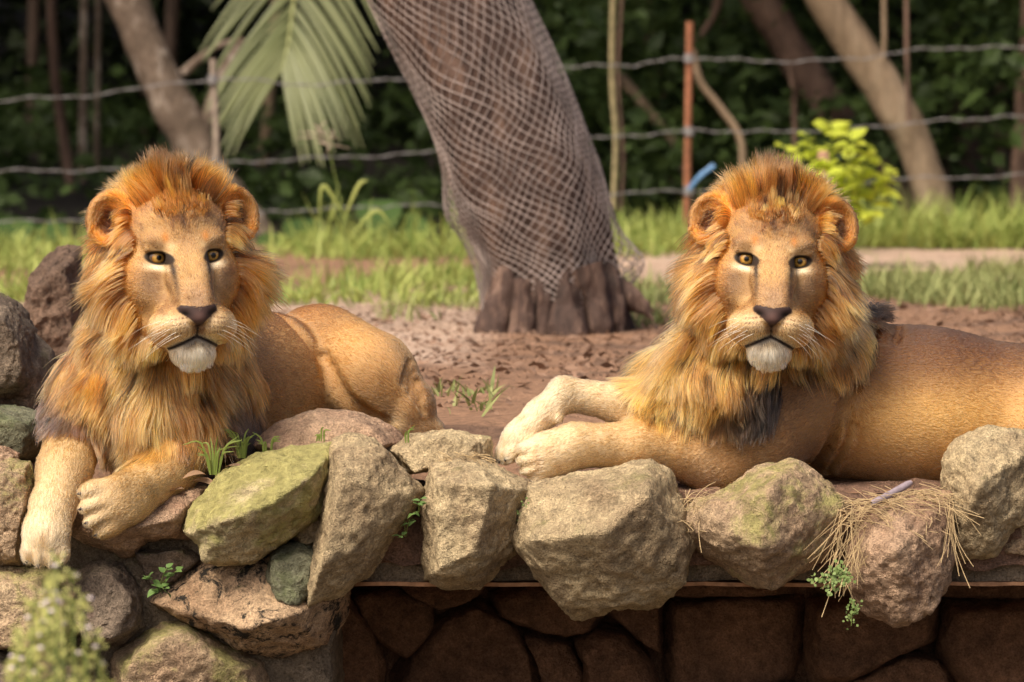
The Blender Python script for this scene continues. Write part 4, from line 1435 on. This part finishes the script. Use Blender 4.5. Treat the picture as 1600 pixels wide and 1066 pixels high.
for k, (px, lab) in enumerate(((96, 'dim reddish trunk deep in the wood beside the pale saplings'), (268, 'dim trunk half hidden behind the leaning lichen trunk'),
                               (420, 'dim trunk deep in the wood behind the palm frond'), (1030, 'dim trunk between the pale vine and the rusty post'),
                               (1150, 'dim trunk behind the curved bare branch'), (1560, 'dim trunk between the thick dark and slim red brown trunks'))):
    r = rgt.uniform(.025, .06)
    dx = rgt.normal() * 45
    trunk('forest_tree', [(px - dx * 1.5, -330), (px - dx * .6, -60), (px + rgt.normal() * 8, 110), (px + dx * .5, 300)], [r * .9, r, r, r * 1.2], [REDB, DARKB, OCHB][k % 3],
          lab, group='dim trunks deep in the wood', Yd=rgt.uniform(20, 26))
VINE = simple_mat('dry_vine', (.30, .245, .13), .9, .3, 20)
def vine(pts, r, mat, label, Yd):
    P = spline([W(px, py, Yd) for px, py in pts], 50)
    V, F = tube(P, r, 6)
    add_mesh('hanging_vine', V, F, mat, label=label, cat='vine')
vine([(962, -250), (958, -20), (956, 120), (962, 220), (958, 330)], .016, VINE, 'pale straight vine hanging between netted trunk and rusty post', 17)
vine([(978, -250), (972, -20), (966, 120), (974, 240), (970, 330)], .010, REDB, 'thin brown vine hanging right beside the pale straight vine', 17.3)
vine([(1412, -250), (1416, -20), (1417, 80), (1420, 190)], .014, REDB, 'thin brown vine hanging before the ochre brown trunk', 16.6)
vine([(1384, -250), (1381, -20), (1382, 60), (1380, 100)], .016, OCHB, 'short ochre vine hanging by the ochre brown trunk', 17)
vine([(1082, 78), (1095, 128), (1125, 168), (1155, 212), (1161, 262), (1158, 380)], .024, OCHB, 'curved bare branch bending down beside the rusty post', 17)
vine([(968, 118), (1010, 170), (1062, 236), (1085, 330), (1090, 400)], .035, OCHB, 'slanting bare branch behind the rusty post', 19)
vine([(1232, 90), (1240, 150), (1242, 210), (1246, 400)], .018, REDB, 'upright twig beneath the red brown leaning trunk', 18.2)
vine([(1520, 190), (1570, 215), (1660, 225)], .075, DARKB, 'fallen dark log lying across the thick dark trunk', 20)

def leaf_mass(name, n, boxf, size, mat, seed, **kw):
    """many small pointed leaves, each a folded pair of triangles"""
    rg = np.random.default_rng(seed)
    P = boxf(rg, n)
    n = len(P)
    d = nrm(rg.normal(size=(n, 3)) * np.array([1, 1, .6]) + np.array([0, 0, -.35]))
    s = nrm(np.cross(d, rg.normal(size=(n, 3))))
    u = np.cross(d, s)
    L = size * (.40 + 1.5 * rg.random((n, 1)) ** 2)
    w = L * .30
    V = np.stack([P, P + d * L * .45 + s * w + u * L * .06, P + d * L, P + d * L * .45 - s * w + u * L * .06], 1).reshape(-1, 3)
    F = (np.arange(n)[:, None] * 4 + np.array([[0, 1, 2, 3]]))
    return add_mesh(name, V, F, mat, smooth=False, origin=(0, 20, 0), **kw)
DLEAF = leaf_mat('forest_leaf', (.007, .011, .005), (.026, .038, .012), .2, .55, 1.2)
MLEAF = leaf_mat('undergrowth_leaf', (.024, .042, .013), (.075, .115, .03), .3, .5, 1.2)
def clumps(rg, n, k, x0, x1, y0, y1, z0, z1, sp):
    C = np.stack([rg.uniform(x0, x1, k), rg.uniform(y0, y1, k), rg.uniform(z0, z1, k)], 1)
    P = C[rg.integers(0, k, n)] + rg.normal(size=(n, 3)) * np.array(sp)
    return P
leaf_mass('canopy', 90000, lambda rg, n: clumps(rg, n, 900, -13, 13, 15.5, 40, 3.0, 6.5, (.7, .7, .35)), .27, DLEAF, 301,  # unseen leaves overhead, added and spread forward to shade the wood
          label='unseen leafy canopy added to shade the wood behind the fence', cat='canopy', kind='stuff')
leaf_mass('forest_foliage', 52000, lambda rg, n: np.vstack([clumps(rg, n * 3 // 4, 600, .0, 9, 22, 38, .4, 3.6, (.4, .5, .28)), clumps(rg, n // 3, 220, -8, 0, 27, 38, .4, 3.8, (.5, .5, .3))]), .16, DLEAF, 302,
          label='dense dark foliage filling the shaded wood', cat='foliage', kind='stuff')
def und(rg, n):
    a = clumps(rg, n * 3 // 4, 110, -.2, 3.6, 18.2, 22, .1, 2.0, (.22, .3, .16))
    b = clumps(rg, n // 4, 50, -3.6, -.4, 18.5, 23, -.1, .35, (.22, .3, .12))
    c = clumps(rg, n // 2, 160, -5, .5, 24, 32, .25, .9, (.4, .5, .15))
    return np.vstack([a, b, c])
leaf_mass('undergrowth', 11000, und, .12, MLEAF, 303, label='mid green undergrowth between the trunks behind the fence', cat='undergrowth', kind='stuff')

# ================================================================== palm
PALM = leaf_mat('palm_leaflet', (.095, .115, .042), (.22, .235, .105), .3, .4, 2.0)
PSTEM = simple_mat('palm_stem', (.24, .25, .10), .6, .25, 20)
palm = empty('palm_tree', W(742, 372, 17.5), label='palm with one pale green frond drooping behind the fence', cat='palm')
tp = spline([W(742, 372, 17.5), W(735, 150, 17.5), W(722, -120, 17.5), W(700, -330, 17.5)], 24)
V, F = tube(tp, np.linspace(.10, .075, 24), 12)
add_mesh('trunk', V, F, DARKB, palm)
def strip(P, w, nrmv, sag=0.0):
    """a flat tapering blade along P with a slight fold"""
    T = nrm(np.gradient(P, axis=0))
    S = nrm(np.cross(T, nrmv))
    U = np.cross(S, T)
    m = len(P)
    V = np.stack([P - S * w[:, None], P + U * (w * .45)[:, None], P + S * w[:, None]], 1).reshape(-1, 3)
    i = np.arange(m - 1)[:, None] * 3
    F = np.concatenate([i + np.array([[0, 3, 4, 1]]), i + np.array([[1, 4, 5, 2]])], 0)
    return V, F
def frond(rpts, nl, L0, seed, parent, spread=1.0):
    rg = np.random.default_rng(seed)
    R = spline(rpts, 60)
    V, F = tube(R, np.linspace(.020, .005, 60), 8)
    fr = add_mesh('frond', V, F, PSTEM, parent)
    T = nrm(np.gradient(R, axis=0))
    for k in range(nl):
        t = .22 + .775 * k / (nl - 1)
        i = int(t * 59)
        tz = T[i]
        sd = nrm(np.cross(tz, np.array([0, -1.0, .15])))
        ln = L0 * (.28 + .90 * math.sin(math.pi * min(1, (t - .12) * 1.02)) ** .8) * (.92 + .16 * rg.random())
        for s in (-1, 1):
            a = math.radians(66 - 46 * t)
            d = nrm(sd * s * math.sin(a) * spread + tz * math.cos(a) + rg.normal(size=3) * .035)
            u = np.linspace(0, 1, 9)[:, None]
            P = R[i] + d * ln * u + np.array([0, 0, -1]) * ln * (.26 + .18 * rg.random()) * u ** 2 + np.array([0, -1, 0]) * ln * .06 * u
            w = .0145 * np.sin(np.pi * np.clip(u[:, 0] * .88 + .10, 0, 1)) ** .8 + .001
            Vs, Fs = strip(P, w, np.array([0.1 * s, -1, .25]))
            add_mesh('leaflet', Vs, Fs, PALM, fr)
top = tp[-1]
frond([top, W(600, -390, 17.4), W(505, -250, 17.3), W(468, -90, 17.0), W(458, 10, 16.8), W(450, 70, 16.6), W(440, 112, 16.5)], 34, .60, 5, palm, 1.15)
for q1, q2, q3 in (((820, -520), (960, -520), (1080, -380)), ((660, -560), (640, -700), (600, -820)), ((760, -560), (800, -700), (880, -800))):
    frond([top, W(*q1, 17.6), W(*q2, 17.8), W(*q3, 18)], 12, .5, 6, palm)
# ================================================================== grass and plants
GRASS = leaf_mat('grass_blade', (.15, .22, .04), (.42, .46, .13), .4, .5, 2.5)
GRASSD = leaf_mat('grass_short', (.12, .16, .04), (.33, .34, .13), .3, .6, 2.5)
def blades(P, L, wd, seed, lean=.5, droop=.6, m=5):
    rg = np.random.default_rng(seed)
    n = len(P)
    az = rg.uniform(0, 2 * np.pi, n)
    d0 = nrm(np.stack([np.cos(az) * lean * rg.random(n), np.sin(az) * lean * rg.random(n), np.ones(n)], 1))
    h = np.stack([np.cos(az), np.sin(az), np.zeros(n)], 1)
    S = np.stack([-np.sin(az + rg.normal(size=n) * .6), np.cos(az), np.zeros(n)], 1)
    u = np.linspace(0, 1, m)
    C = P[:, None] + L[:, None, None] * (d0[:, None] * u[None, :, None] + (h[:, None] * .7 - np.array([0, 0, .8])) * (droop * rg.random((n, 1, 1))) * (u ** 2)[None, :, None])
    w = wd[:, None] * np.array([.7, 1, .85, .55, .08])[None, :m]
    V = np.stack([C - S[:, None] * w[:, :, None], C + S[:, None] * w[:, :, None]], 2).reshape(-1, 3)
    i = (np.arange(n) * m * 2)[:, None, None] + (np.arange(m - 1) * 2)[None, :, None]
    F = (i + np.array([0, 1, 3, 2])[None, None, :]).reshape(-1, 4)
    return V, F
def ground_pts(rg, n, px0, px1, Y0, Y1, thresh=-.2, sc=1.2, seed=50):
    Yv = rg.uniform(Y0, Y1, n)
    x = (rg.uniform(px0, px1, n) - 800) / FPX * (Yv + CAM_D)
    P = np.stack([x, Yv, ground_z(x, Yv)], 1)
    nz = fbm(P * np.array([sc, sc * .6, 0]), 3, seed)
    e0 = np.minimum((x * FPX / (Yv + CAM_D) + 800 - px0), (px1 - 800 - x * FPX / (Yv + CAM_D))) / (.22 * (px1 - px0))
    nz = nz - .55 * np.clip(1 - e0, 0, 1) ** 1.5 - .5 * np.clip(1 - (Yv - Y0) / (.3 * (Y1 - Y0)), 0, 1)
    return P[nz > thresh + .12 * rg.normal(size=n)]
rg = np.random.default_rng(77)
parts = []
for (n_, a, b_, y0, y1, th, l0, l1) in ((7000, 330, 830, 8.2, 15.6, -.05, .05, .20), (500, 420, 760, 12.5, 16.0, -.1, .2, .42), (2400, -60, 140, 8.0, 15, -.2, .10, .26),
                                        (2000, 900, 1130, 14.2, 16.4, -.3, .12, .34), (3600, 1200, 1800, 15.6, 17.3, -.5, .12, .46), (2600, -900, -20, 10.5, 16.5, -.1, .08, .32), (1800, 60, 430, 12, 16.2, -.3, .10, .32), (2000, 1680, 2400, 13, 17, -.3, .1, .4), (2600, 1100, 1330, 14, 16.5, -.3, .15, .40)):
    P = ground_pts(rg, n_, a, b_, y0, y1, th)
    parts.append(blades(P, rg.uniform(l0, l1, len(P)), rg.uniform(.004, .011, len(P)), abs(int(a)) + 99, 1.0, 1.1))
V, F = merge(parts)
add_mesh('grass', V, F, GRASS, origin=(0, 12, 0), kind='stuff', label='lush light green grass along the fence and round the tree', cat='grass')
parts = []
for (n_, a, b_, y0, y1, th, l0, l1) in ((6500, 1300, 1760, 7.6, 11.8, -.2, .05, .17), (2200, 560, 780, 5.5, 9, .22, .04, .14), (700, 940, 1060, 6.0, 9.5, .0, .05, .18), (500, 640, 800, .7, 2.0, .1, .03, .09)):
    P = ground_pts(rg, n_, a, b_, y0, y1, th, 1.6, 58)
    parts.append(blades(P, rg.uniform(l0, l1, len(P)), rg.uniform(.003, .006, len(P)), abs(int(a)) + 7, .9, .7))
V, F = merge(parts)
add_mesh('short_grass', V, F, GRASSD, origin=(0, 8, 0), kind='stuff', label='short dry grass in patches on the earth', cat='grass')
# leaf litter and chips on the bare earth
LIT = leaf_mat('leaf_litter', (.07, .04, .026), (.24, .145, .095), .05, .9, 4)
P = ground_pts(rg, 9000, 400, 1800, .3, 10, -.35, 1.4, 61)
n_ = len(P)
ax_ = rg.uniform(0, 2 * np.pi, n_)
L_ = .005 + .022 * rg.random((n_, 1)) ** 2.5
d = np.stack([np.cos(ax_), np.sin(ax_), rg.normal(size=n_) * .25], 1)
s_ = np.stack([-np.sin(ax_), np.cos(ax_), rg.normal(size=n_) * .35], 1)
P[:, 2] += .012
V = np.stack([P - d * L_, P - s_ * L_ * .45 + np.array([0, 0, .006]), P + d * L_, P + s_ * L_ * .45], 1).reshape(-1, 3)
add_mesh('leaf_litter', V, np.arange(n_ * 4).reshape(-1, 4), LIT, smooth=False, origin=(0, 3, 0), kind='stuff', label='dry leaf litter and bark chips scattered on the earth', cat='litter')

def leaf_blade(L, w, fold=.25, curl=.25, m=7, tip=1.0):
    """one leaf along +x in its own frame"""
    u = np.linspace(0, 1, m)
    wd = w * np.sin(np.pi * np.clip(u ** .75, 0, 1)) ** tip + .0005
    zc = -curl * L * u ** 2
    V = np.stack([np.stack([u * L, -wd, zc + fold * wd], 1), np.stack([u * L, 0 * u, zc], 1), np.stack([u * L, wd, zc + fold * wd], 1)], 1).reshape(-1, 3)
    i = np.arange(m - 1)[:, None] * 3
    F = np.concatenate([i + np.array([[0, 3, 4, 1]]), i + np.array([[1, 4, 5, 2]])], 0)
    return V, F
def frame(d, up):
    d = nrm(np.asarray(d, float))
    s = nrm(np.cross(up, d))
    return np.stack([d, s, np.cross(d, s)], 1)
def plant(name, base, stems, mat, smat, label, cat, leafL, leafW, per, seed, group=None, up_bias=.3, sr=.004, pos_from=.35):
    rg = np.random.default_rng(seed)
    t = empty(name, base, label=label, cat=cat, group=group)
    for sp in stems:
        P = spline(sp, 24)
        V, F = tube(P, np.linspace(sr, sr * .4, 24), 6)
        add_mesh('stem', V, F, smat, t)
        for k in range(per):
            f = pos_from + (1 - pos_from) * (k + .5) / per
            i = int(f * 23)
            az = k * 2.4 + rg.random()
            d = np.array([math.cos(az), math.sin(az) * .8 - .25, up_bias + .4 * rg.normal()])
            V, F = leaf_blade(leafL * rg.uniform(.6, 1.15), leafW * rg.uniform(.7, 1.1))
            M = frame(d, np.array([0, -.4, 1.0]))
            add_mesh('leaf', V @ M.T + P[i], F, mat, t)
    return t
YG = leaf_mat('yellow_green_leaf', (.34, .42, .03), (.60, .66, .09), .5, .45, 3)
GST = simple_mat('green_stem', (.16, .20, .05), .7, .3, 30)
Yb = 12.5
bs = W(1300, 420, Yb)
stems = []
for px, py in ((1225, 225), (1262, 205), (1298, 186), (1330, 205), (1362, 228), (1340, 262), (1275, 270), (1395, 262), (1248, 292), (1312, 290)):
    stems.append([bs + np.array([(px - 1300) / 2200, rng.normal() * .05, 0]), (bs + W(px, py, Yb)) / 2 + np.array([(px - 1300) * .0004, 0, .05]), W(px, py, Yb + rng.normal() * .12)])
plant('leafy_bush', bs, stems, YG, GST, 'bright yellow green leafy bush behind the lion facing the camera', 'bush', .115, .040, 18, 14, up_bias=.35, sr=.006)
BROAD = leaf_mat('broad_leaf', (.025, .05, .012), (.055, .10, .022), .25, .7, 1.0)
for k, (px, py, lab, lv) in enumerate(((40, 405, 'broad leaved plant at the fence beside the upright boulder', ((20, 350, .34), (70, 362, .36), (-20, 372, .3))),
                                       (480, 400, 'broad leaved plant at the fence near the lichen blotched trunk', ((470, 350, .30), (430, 372, .26))),
                                       (600, 392, 'broad leaved plant at the fence near the netted trunk', ((590, 322, .36), (632, 345, .3))))):
    bsp = W(px, py, 15.9)
    t = empty('broad_leaf_plant', bsp, label=lab, cat='plant', group='broad leaved plants by the fence')
    for (lx, ly, L) in lv:
        tipp = W(lx, ly, 15.9)
        P = spline([bsp, (bsp + tipp) / 2 + np.array([0, 0, .06]), tipp], 12)
        V, F = tube(P, .008, 6)
        add_mesh('stem', V, F, GST, t)
        V, F = leaf_blade(L, L * .36, .12, .35, 9, .8)
        M = frame(np.array([(lx - px) * .01 + .2, -.75, -.25]), np.array([0, -.6, 1.0]))
        add_mesh('leaf', (V - np.array([L * .3, 0, 0])) @ M.T + tipp, F, BROAD, t)
# tall weed with a seed head, and stray stalks
SEED = simple_mat('seed_head', (.36, .29, .21), .9, .3, 40)
wb = W(545, 445, 11.0)
t = empty('tall_weed', wb, label='tall grass weed with a feathery seed head rising by the fence', cat='weed')
P = spline([wb, W(535, 330, 11), W(520, 260, 11), W(510, 208, 11)], 24)
V, F = tube(P, np.linspace(.005, .0015, 24), 5)
add_mesh('stem', V, F, GST, t)
for k in range(9):
    p0 = P[-1 - k // 2]
    V, F = tube(spline([p0, p0 + np.array([rng.normal() * .035, rng.normal() * .02, .02]), p0 + np.array([rng.normal() * .07, 0, .055 - .01 * k])], 6), [.0015, .003, .004, .004, .003, .001], 4)
    add_mesh('seed_spike', V, F, SEED, t)
for (a, b_, c_) in (((534, 330), (505, 290), (498, 335)), ((536, 345), (560, 290), (575, 282)), ((540, 380), (585, 330), (610, 350))):
    V, F = strip(spline([W(*a, 11), W(*b_, 11), W(*c_, 11)], 12), .009 * np.sin(np.linspace(.25, 3.1, 12)) + .0005, np.array([0, -1, .3]))
    add_mesh('leaf', V, F, GRASS, t)
POST = simple_mat('sawn_post', (.30, .17, .11), .9, .3, 25)
def squared_post(px, top, bot, w, Yp):
    a, b_ = W(px, bot, Yp), W(px, top, Yp)
    bm = bmesh.new()
    bmesh.ops.create_cube(bm, size=1)
    bmesh.ops.bevel(bm, geom=bm.edges[:], offset=.08, segments=2, affect='EDGES')
    bmesh.ops.triangulate(bm, faces=bm.faces[:])
    V = np.array([v.co[:] for v in bm.verts]); F = np.array([[v.index for v in f.verts] for f in bm.faces])
    bm.free()
    V = V * np.array([w, w, b_[2] - a[2]]) + (a + b_) / 2
    V += .004 * fbm(V * 30, 3, 5)[:, None]
    return V, F
V, F = squared_post(1286, 234, 412, .062, 12.9)
add_mesh('wooden_post', V, F, POST, label='short reddish wooden post standing in the yellow green bush', cat='post')
BLUE = simple_mat('blue_tape', (.12, .25, .45), .5, .2, 20, .4)
V, F = strip(spline([W(1076, 296, 15.42), W(1095, 274, 15.4), W(1116, 258, 15.4)], 8), np.full(8, .012), np.array([0, -1, .2]))
add_mesh('tape_scrap', V, F, BLUE, label='scrap of blue tape caught on the fence by the rusty post', cat='tape')

# ------------------------------------------------------------------ on the wall
TUFT = leaf_mat('tuft_blade', (.10, .16, .025), (.26, .32, .07), .35, .5, 6)
def tuft(px, py, Yp, n_, L, label, seed):
    rg = np.random.default_rng(seed)
    base = W(px, py, Yp)
    t = empty('grass_tuft', base, label=label, cat='grass')
    for k in range(n_):
        az = rg.uniform(0, 2 * np.pi)
        h = np.array([math.cos(az), math.sin(az) * .4 - .1, 0])
        l = L * rg.uniform(.5, 1.1)
        P = spline([base + h * .01, base + h * l * .25 + np.array([0, 0, l * .6]), base + h * l * .6 + np.array([0, 0, l * rg.uniform(.5, .95)])], 9)
        V, F = strip(P, .0020 * np.sin(np.linspace(.6, 3.05, 9)) + .0003, np.array([0, -1, .2]))
        add_mesh('blade', V, F, TUFT, t)
tuft(335, 742, -.20, 15, .12, 'green grass tuft beside the foreleg on the wall', 1)
tuft(378, 716, -.10, 20, .085, 'low green grass tuft growing behind the mossy stone', 2)
tuft(418, 712, -.12, 9, .08, 'sparse grass blades between the mossy stone and the flat reddish stone', 3)
tuft(632, 692, -.12, 3, .055, 'few short blades on the flat stone below the hind foot', 4)
tuft(500, 690, -.12, 4, .05, 'two thin blades at the foot of the flat reddish stone', 5)
SPL = leaf_mat('small_leaf', (.06, .12, .03), (.15, .24, .07), .3, .45, 8)
def sprig(px, py, Yp, tips, L, w, label, seed, per=4):
    base = W(px, py, Yp)
    plant('wall_plant', base, [[base, (base + W(a, b_, Yp - .02)) / 2 + np.array([0, -.01, .005]), W(a, b_, Yp - .03)] for a, b_ in tips], SPL, GST, label, 'plant', L, w, per, seed, sr=.0014, pos_from=.4)
sprig(250, 915, -.30, ((226, 902), (262, 886), (280, 890), (258, 925), (240, 930)), .026, .011, 'small ivy-like plant growing from the joint below the forepaws', 3)
sprig(655, 800, -.30, ((657, 778), (652, 786), (640, 808)), .018, .008, 'tiny round-leaved sprig beside the pointed beige stone', 4, 3)
sprig(634, 838, -.28, ((630, 800), (640, 812), (622, 840)), .022, .006, 'narrow-leaved sprig in the gap beside the pointed beige stone', 5, 3)
# lacy fern in the joints
FERN = leaf_mat('fern_leaf', (.13, .20, .05), (.27, .36, .12), .35, .5, 9)
def lacy(px, py, Yp, fronds, label, seed, s=.008):
    rg = np.random.default_rng(seed)
    base = W(px, py, Yp)
    t = empty('lacy_fern', base, label=label, cat='fern')
    for a, b_ in fronds:
        tip = W(a, b_, Yp - .03)
        P = spline([base, (base + tip) / 2 + np.array([0, -.015, .006]), tip], 16)
        V, F = tube(P, .0009, 4)
        fr = add_mesh('stem', V, F, GST, t)
        for k in range(26):
            f = .35 + .65 * rg.random()
            p = P[int(f * 15)] + rg.normal(size=3) * np.array([.010, .004, .009])
            V, F = leaf_blade(s * rg.uniform(.7, 1.3), s * .48, .1, .2, 4, .6)
            M = frame(rg.normal(size=3) * np.array([1, .4, 1]) + np.array([0, -.3, 0]), np.array([0, -1, .4]) + rg.normal(size=3) * .2)
            add_mesh('leaflet', V @ M.T + p, F, FERN, fr)
lacy(1322, 905, -.40, ((1264, 908), (1282, 920), (1296, 896), (1312, 892), (1320, 905)), 'lacy green fern sprouting beside the round reddish stone', 7)
lacy(1332, 938, -.42, ((1330, 978), (1336, 960)), 'thin trailing fern hanging under the lacy green one', 8, .006)
lacy(822, 800, -.27, ((826, 790), (818, 810)), 'tiny crinkled fern on the shaded side of a beige stone', 9, .005)

# straw, stick and dry leaves
STRAW = simple_mat('dry_straw', (.50, .36, .19), .8, .3, 30)
def straw_pile():
    rg = np.random.default_rng(5)
    parts = []
    def one(p, d, L, r=.0008, droop=.3):
        u = np.linspace(0, 1, 6)[:, None]
        bend = rg.normal(size=3) * .34
        bend[2] = -abs(bend[2]) * .5
        P = p + d * L * (u - .4) + bend * L * u ** 2 + np.array([0, 0, -1]) * droop * L * u ** 2
        parts.append(tube(P, r * rg.uniform(.6, 1.3), 4))
    for k in range(190):                                             # heap between the mossy and the round stone
        px, py = rg.uniform(1330, 1480), 0
        py = 775 - (px - 1330) * .12 + abs(rg.normal()) * 22
        d = nrm(np.array([1, rg.normal() * .6, .2 + rg.normal() * .30]))
        one(W(px, py, -.24 - .12 * rg.random()), d, rg.uniform(.05, .16))
    for k in range(55):                                              # strands falling down the gap
        px, py = rg.uniform(1300, 1345), rg.uniform(800, 890)
        d = nrm(np.array([-.45 + rg.normal() * .5, -.1, -.9 + rg.normal() * .3]))
        one(W(px, py, -.34 - .05 * rg.random()), d, rg.uniform(.04, .12))
    for k in range(36):
        px, py = rg.uniform(1070, 1105), rg.uniform(765, 830)
        one(W(px, py, -.26 - .1 * rg.random()), nrm(rg.normal(size=3)), rg.uniform(.03, .09))
    for k in range(16):
        px, py = rg.uniform(1478, 1492), rg.uniform(790, 860)
        one(W(px, py, -.38), nrm(np.array([rg.normal() * .15, -.1, -1])), rg.uniform(.05, .12))
    for k in range(60):
        px, py = rg.uniform(690, 770), rg.uniform(705, 735)
        one(W(px, py, -.20 - .05 * rg.random()), nrm(np.array([1, rg.normal(), rg.normal() * .2])), rg.uniform(.015, .05), .0009)
    return merge(parts)
V, F = straw_pile()
add_mesh('straw', V, F, STRAW, origin=W(1400, 790, -.3), kind='stuff', label='loose dry straw strewn between the rim stones', cat='straw')
STICK = simple_mat('grey_violet_stick', (.25, .20, .22), .6, .25, 40)
P = spline([W(1362, 787, -.33), W(1390, 773, -.31), W(1424, 754, -.28)], 12)
V, F = tube(P, [.006, .0085, .0088, .0088, .009, .009, .009, .0092, .0092, .0092, .009, .006], 10)
add_mesh('stick', V, F, STICK, label='short smooth greyish violet stick lying on the straw', cat='stick')
DRY = leaf_mat('dry_leaf', (.17, .095, .055), (.36, .23, .14), .1, .7, 8)
for k, (px, py, az, L, lab) in enumerate(((300, 752, .3, .075, 'curled dry brown leaf flat on the stone beside the foreleg'), (322, 742, 2.2, .06, 'dry brown leaf tucked beneath the grass tuft'),
                                          (352, 730, .9, .06, 'dry pinkish leaf standing behind the grass tuft'), (288, 764, 2.9, .055, 'dark dry leaf lying nearest the foreleg on the stone'))):
    V, F = leaf_blade(L, L * .30, .35, .3, 8)
    M = frame(np.array([math.cos(az), -.35, math.sin(az) * .15]), np.array([.1, -.15, 1.0]))
    add_mesh('dry_leaf', V @ M.T + W(px, py, -.17), F, DRY, label=lab, cat='leaf', group='dry leaves on the wall')

# ------------------------------------------------------------------ out of focus shrub in the foreground
FSH = leaf_mat('grey_green_leaf', (.34, .34, .07), (.58, .56, .19), .35, .55, 12)
FLW = simple_mat('pale_flower', (.74, .62, .62), .8, .15, 60)
BRN = simple_mat('withered_flower', (.20, .11, .09), .9, .3, 60)
Yq = -4.6
bs = np.array([W(70, 1500, Yq)[0], Yq, -1.55])
fsh = empty('flowering_shrub', bs, label='blurred grey green shrub with tiny whitish flowers standing before the wall', cat='shrub')
rg = np.random.default_rng(31)
rtips = [(88 + rg.normal() * (6 + .30 * (q - 868)), q) for q in rg.uniform(880, 1075, 16)]
for k, (px, py) in enumerate(rtips + list(((88, 868), (70, 905), (112, 890), (50, 940), (130, 930), (30, 985), (96, 960), (150, 985), (62, 1010), (15, 1040), (118, 1020), (165, 1050), (84, 1050), (40, 1060), (140, 1060)))):
    Yv = Yq + rg.normal() * .07
    tip = W(px, py, Yv)
    P = spline([bs, bs * .5 + tip * .5 + np.array([(px - 85) * .0007, 0, .05]), tip * .85 + bs * .15 + np.array([(px - 85) * .0003, 0, .06]), tip], 60)
    V, F = tube(P, np.linspace(.006, .0012, 60), 5)
    sm = add_mesh('stem', V, F, GST, fsh)
    for j in range(30):
        f = 1 - .26 * rg.random() ** 1.2
        i = min(int(f * 59), 59)
        az = rg.uniform(0, 6.28)
        V, F = leaf_blade(rg.uniform(.007, .014), .0021, .2, .1, 4)
        M = frame(np.array([math.cos(az), math.sin(az), .9]), np.array([0, -1, .3]))
        add_mesh('leaf', V @ M.T + P[i] + rg.normal(size=3) * .005, F, FSH, sm)
    for j in range(3):
        i = min(int((1 - .14 * rg.random()) * 59), 59)
        U, Fi = ICO[3]
        o = P[i] + rg.normal(size=3) * .006
        V = o + U * .0037 * (1 + .25 * np.sin(7 * np.arctan2(U[:, 1], U[:, 0])))[:, None] * np.array([1, 1, .7])
        add_mesh('flower', V, Fi, FLW if rg.random() < .5 else BRN, sm)
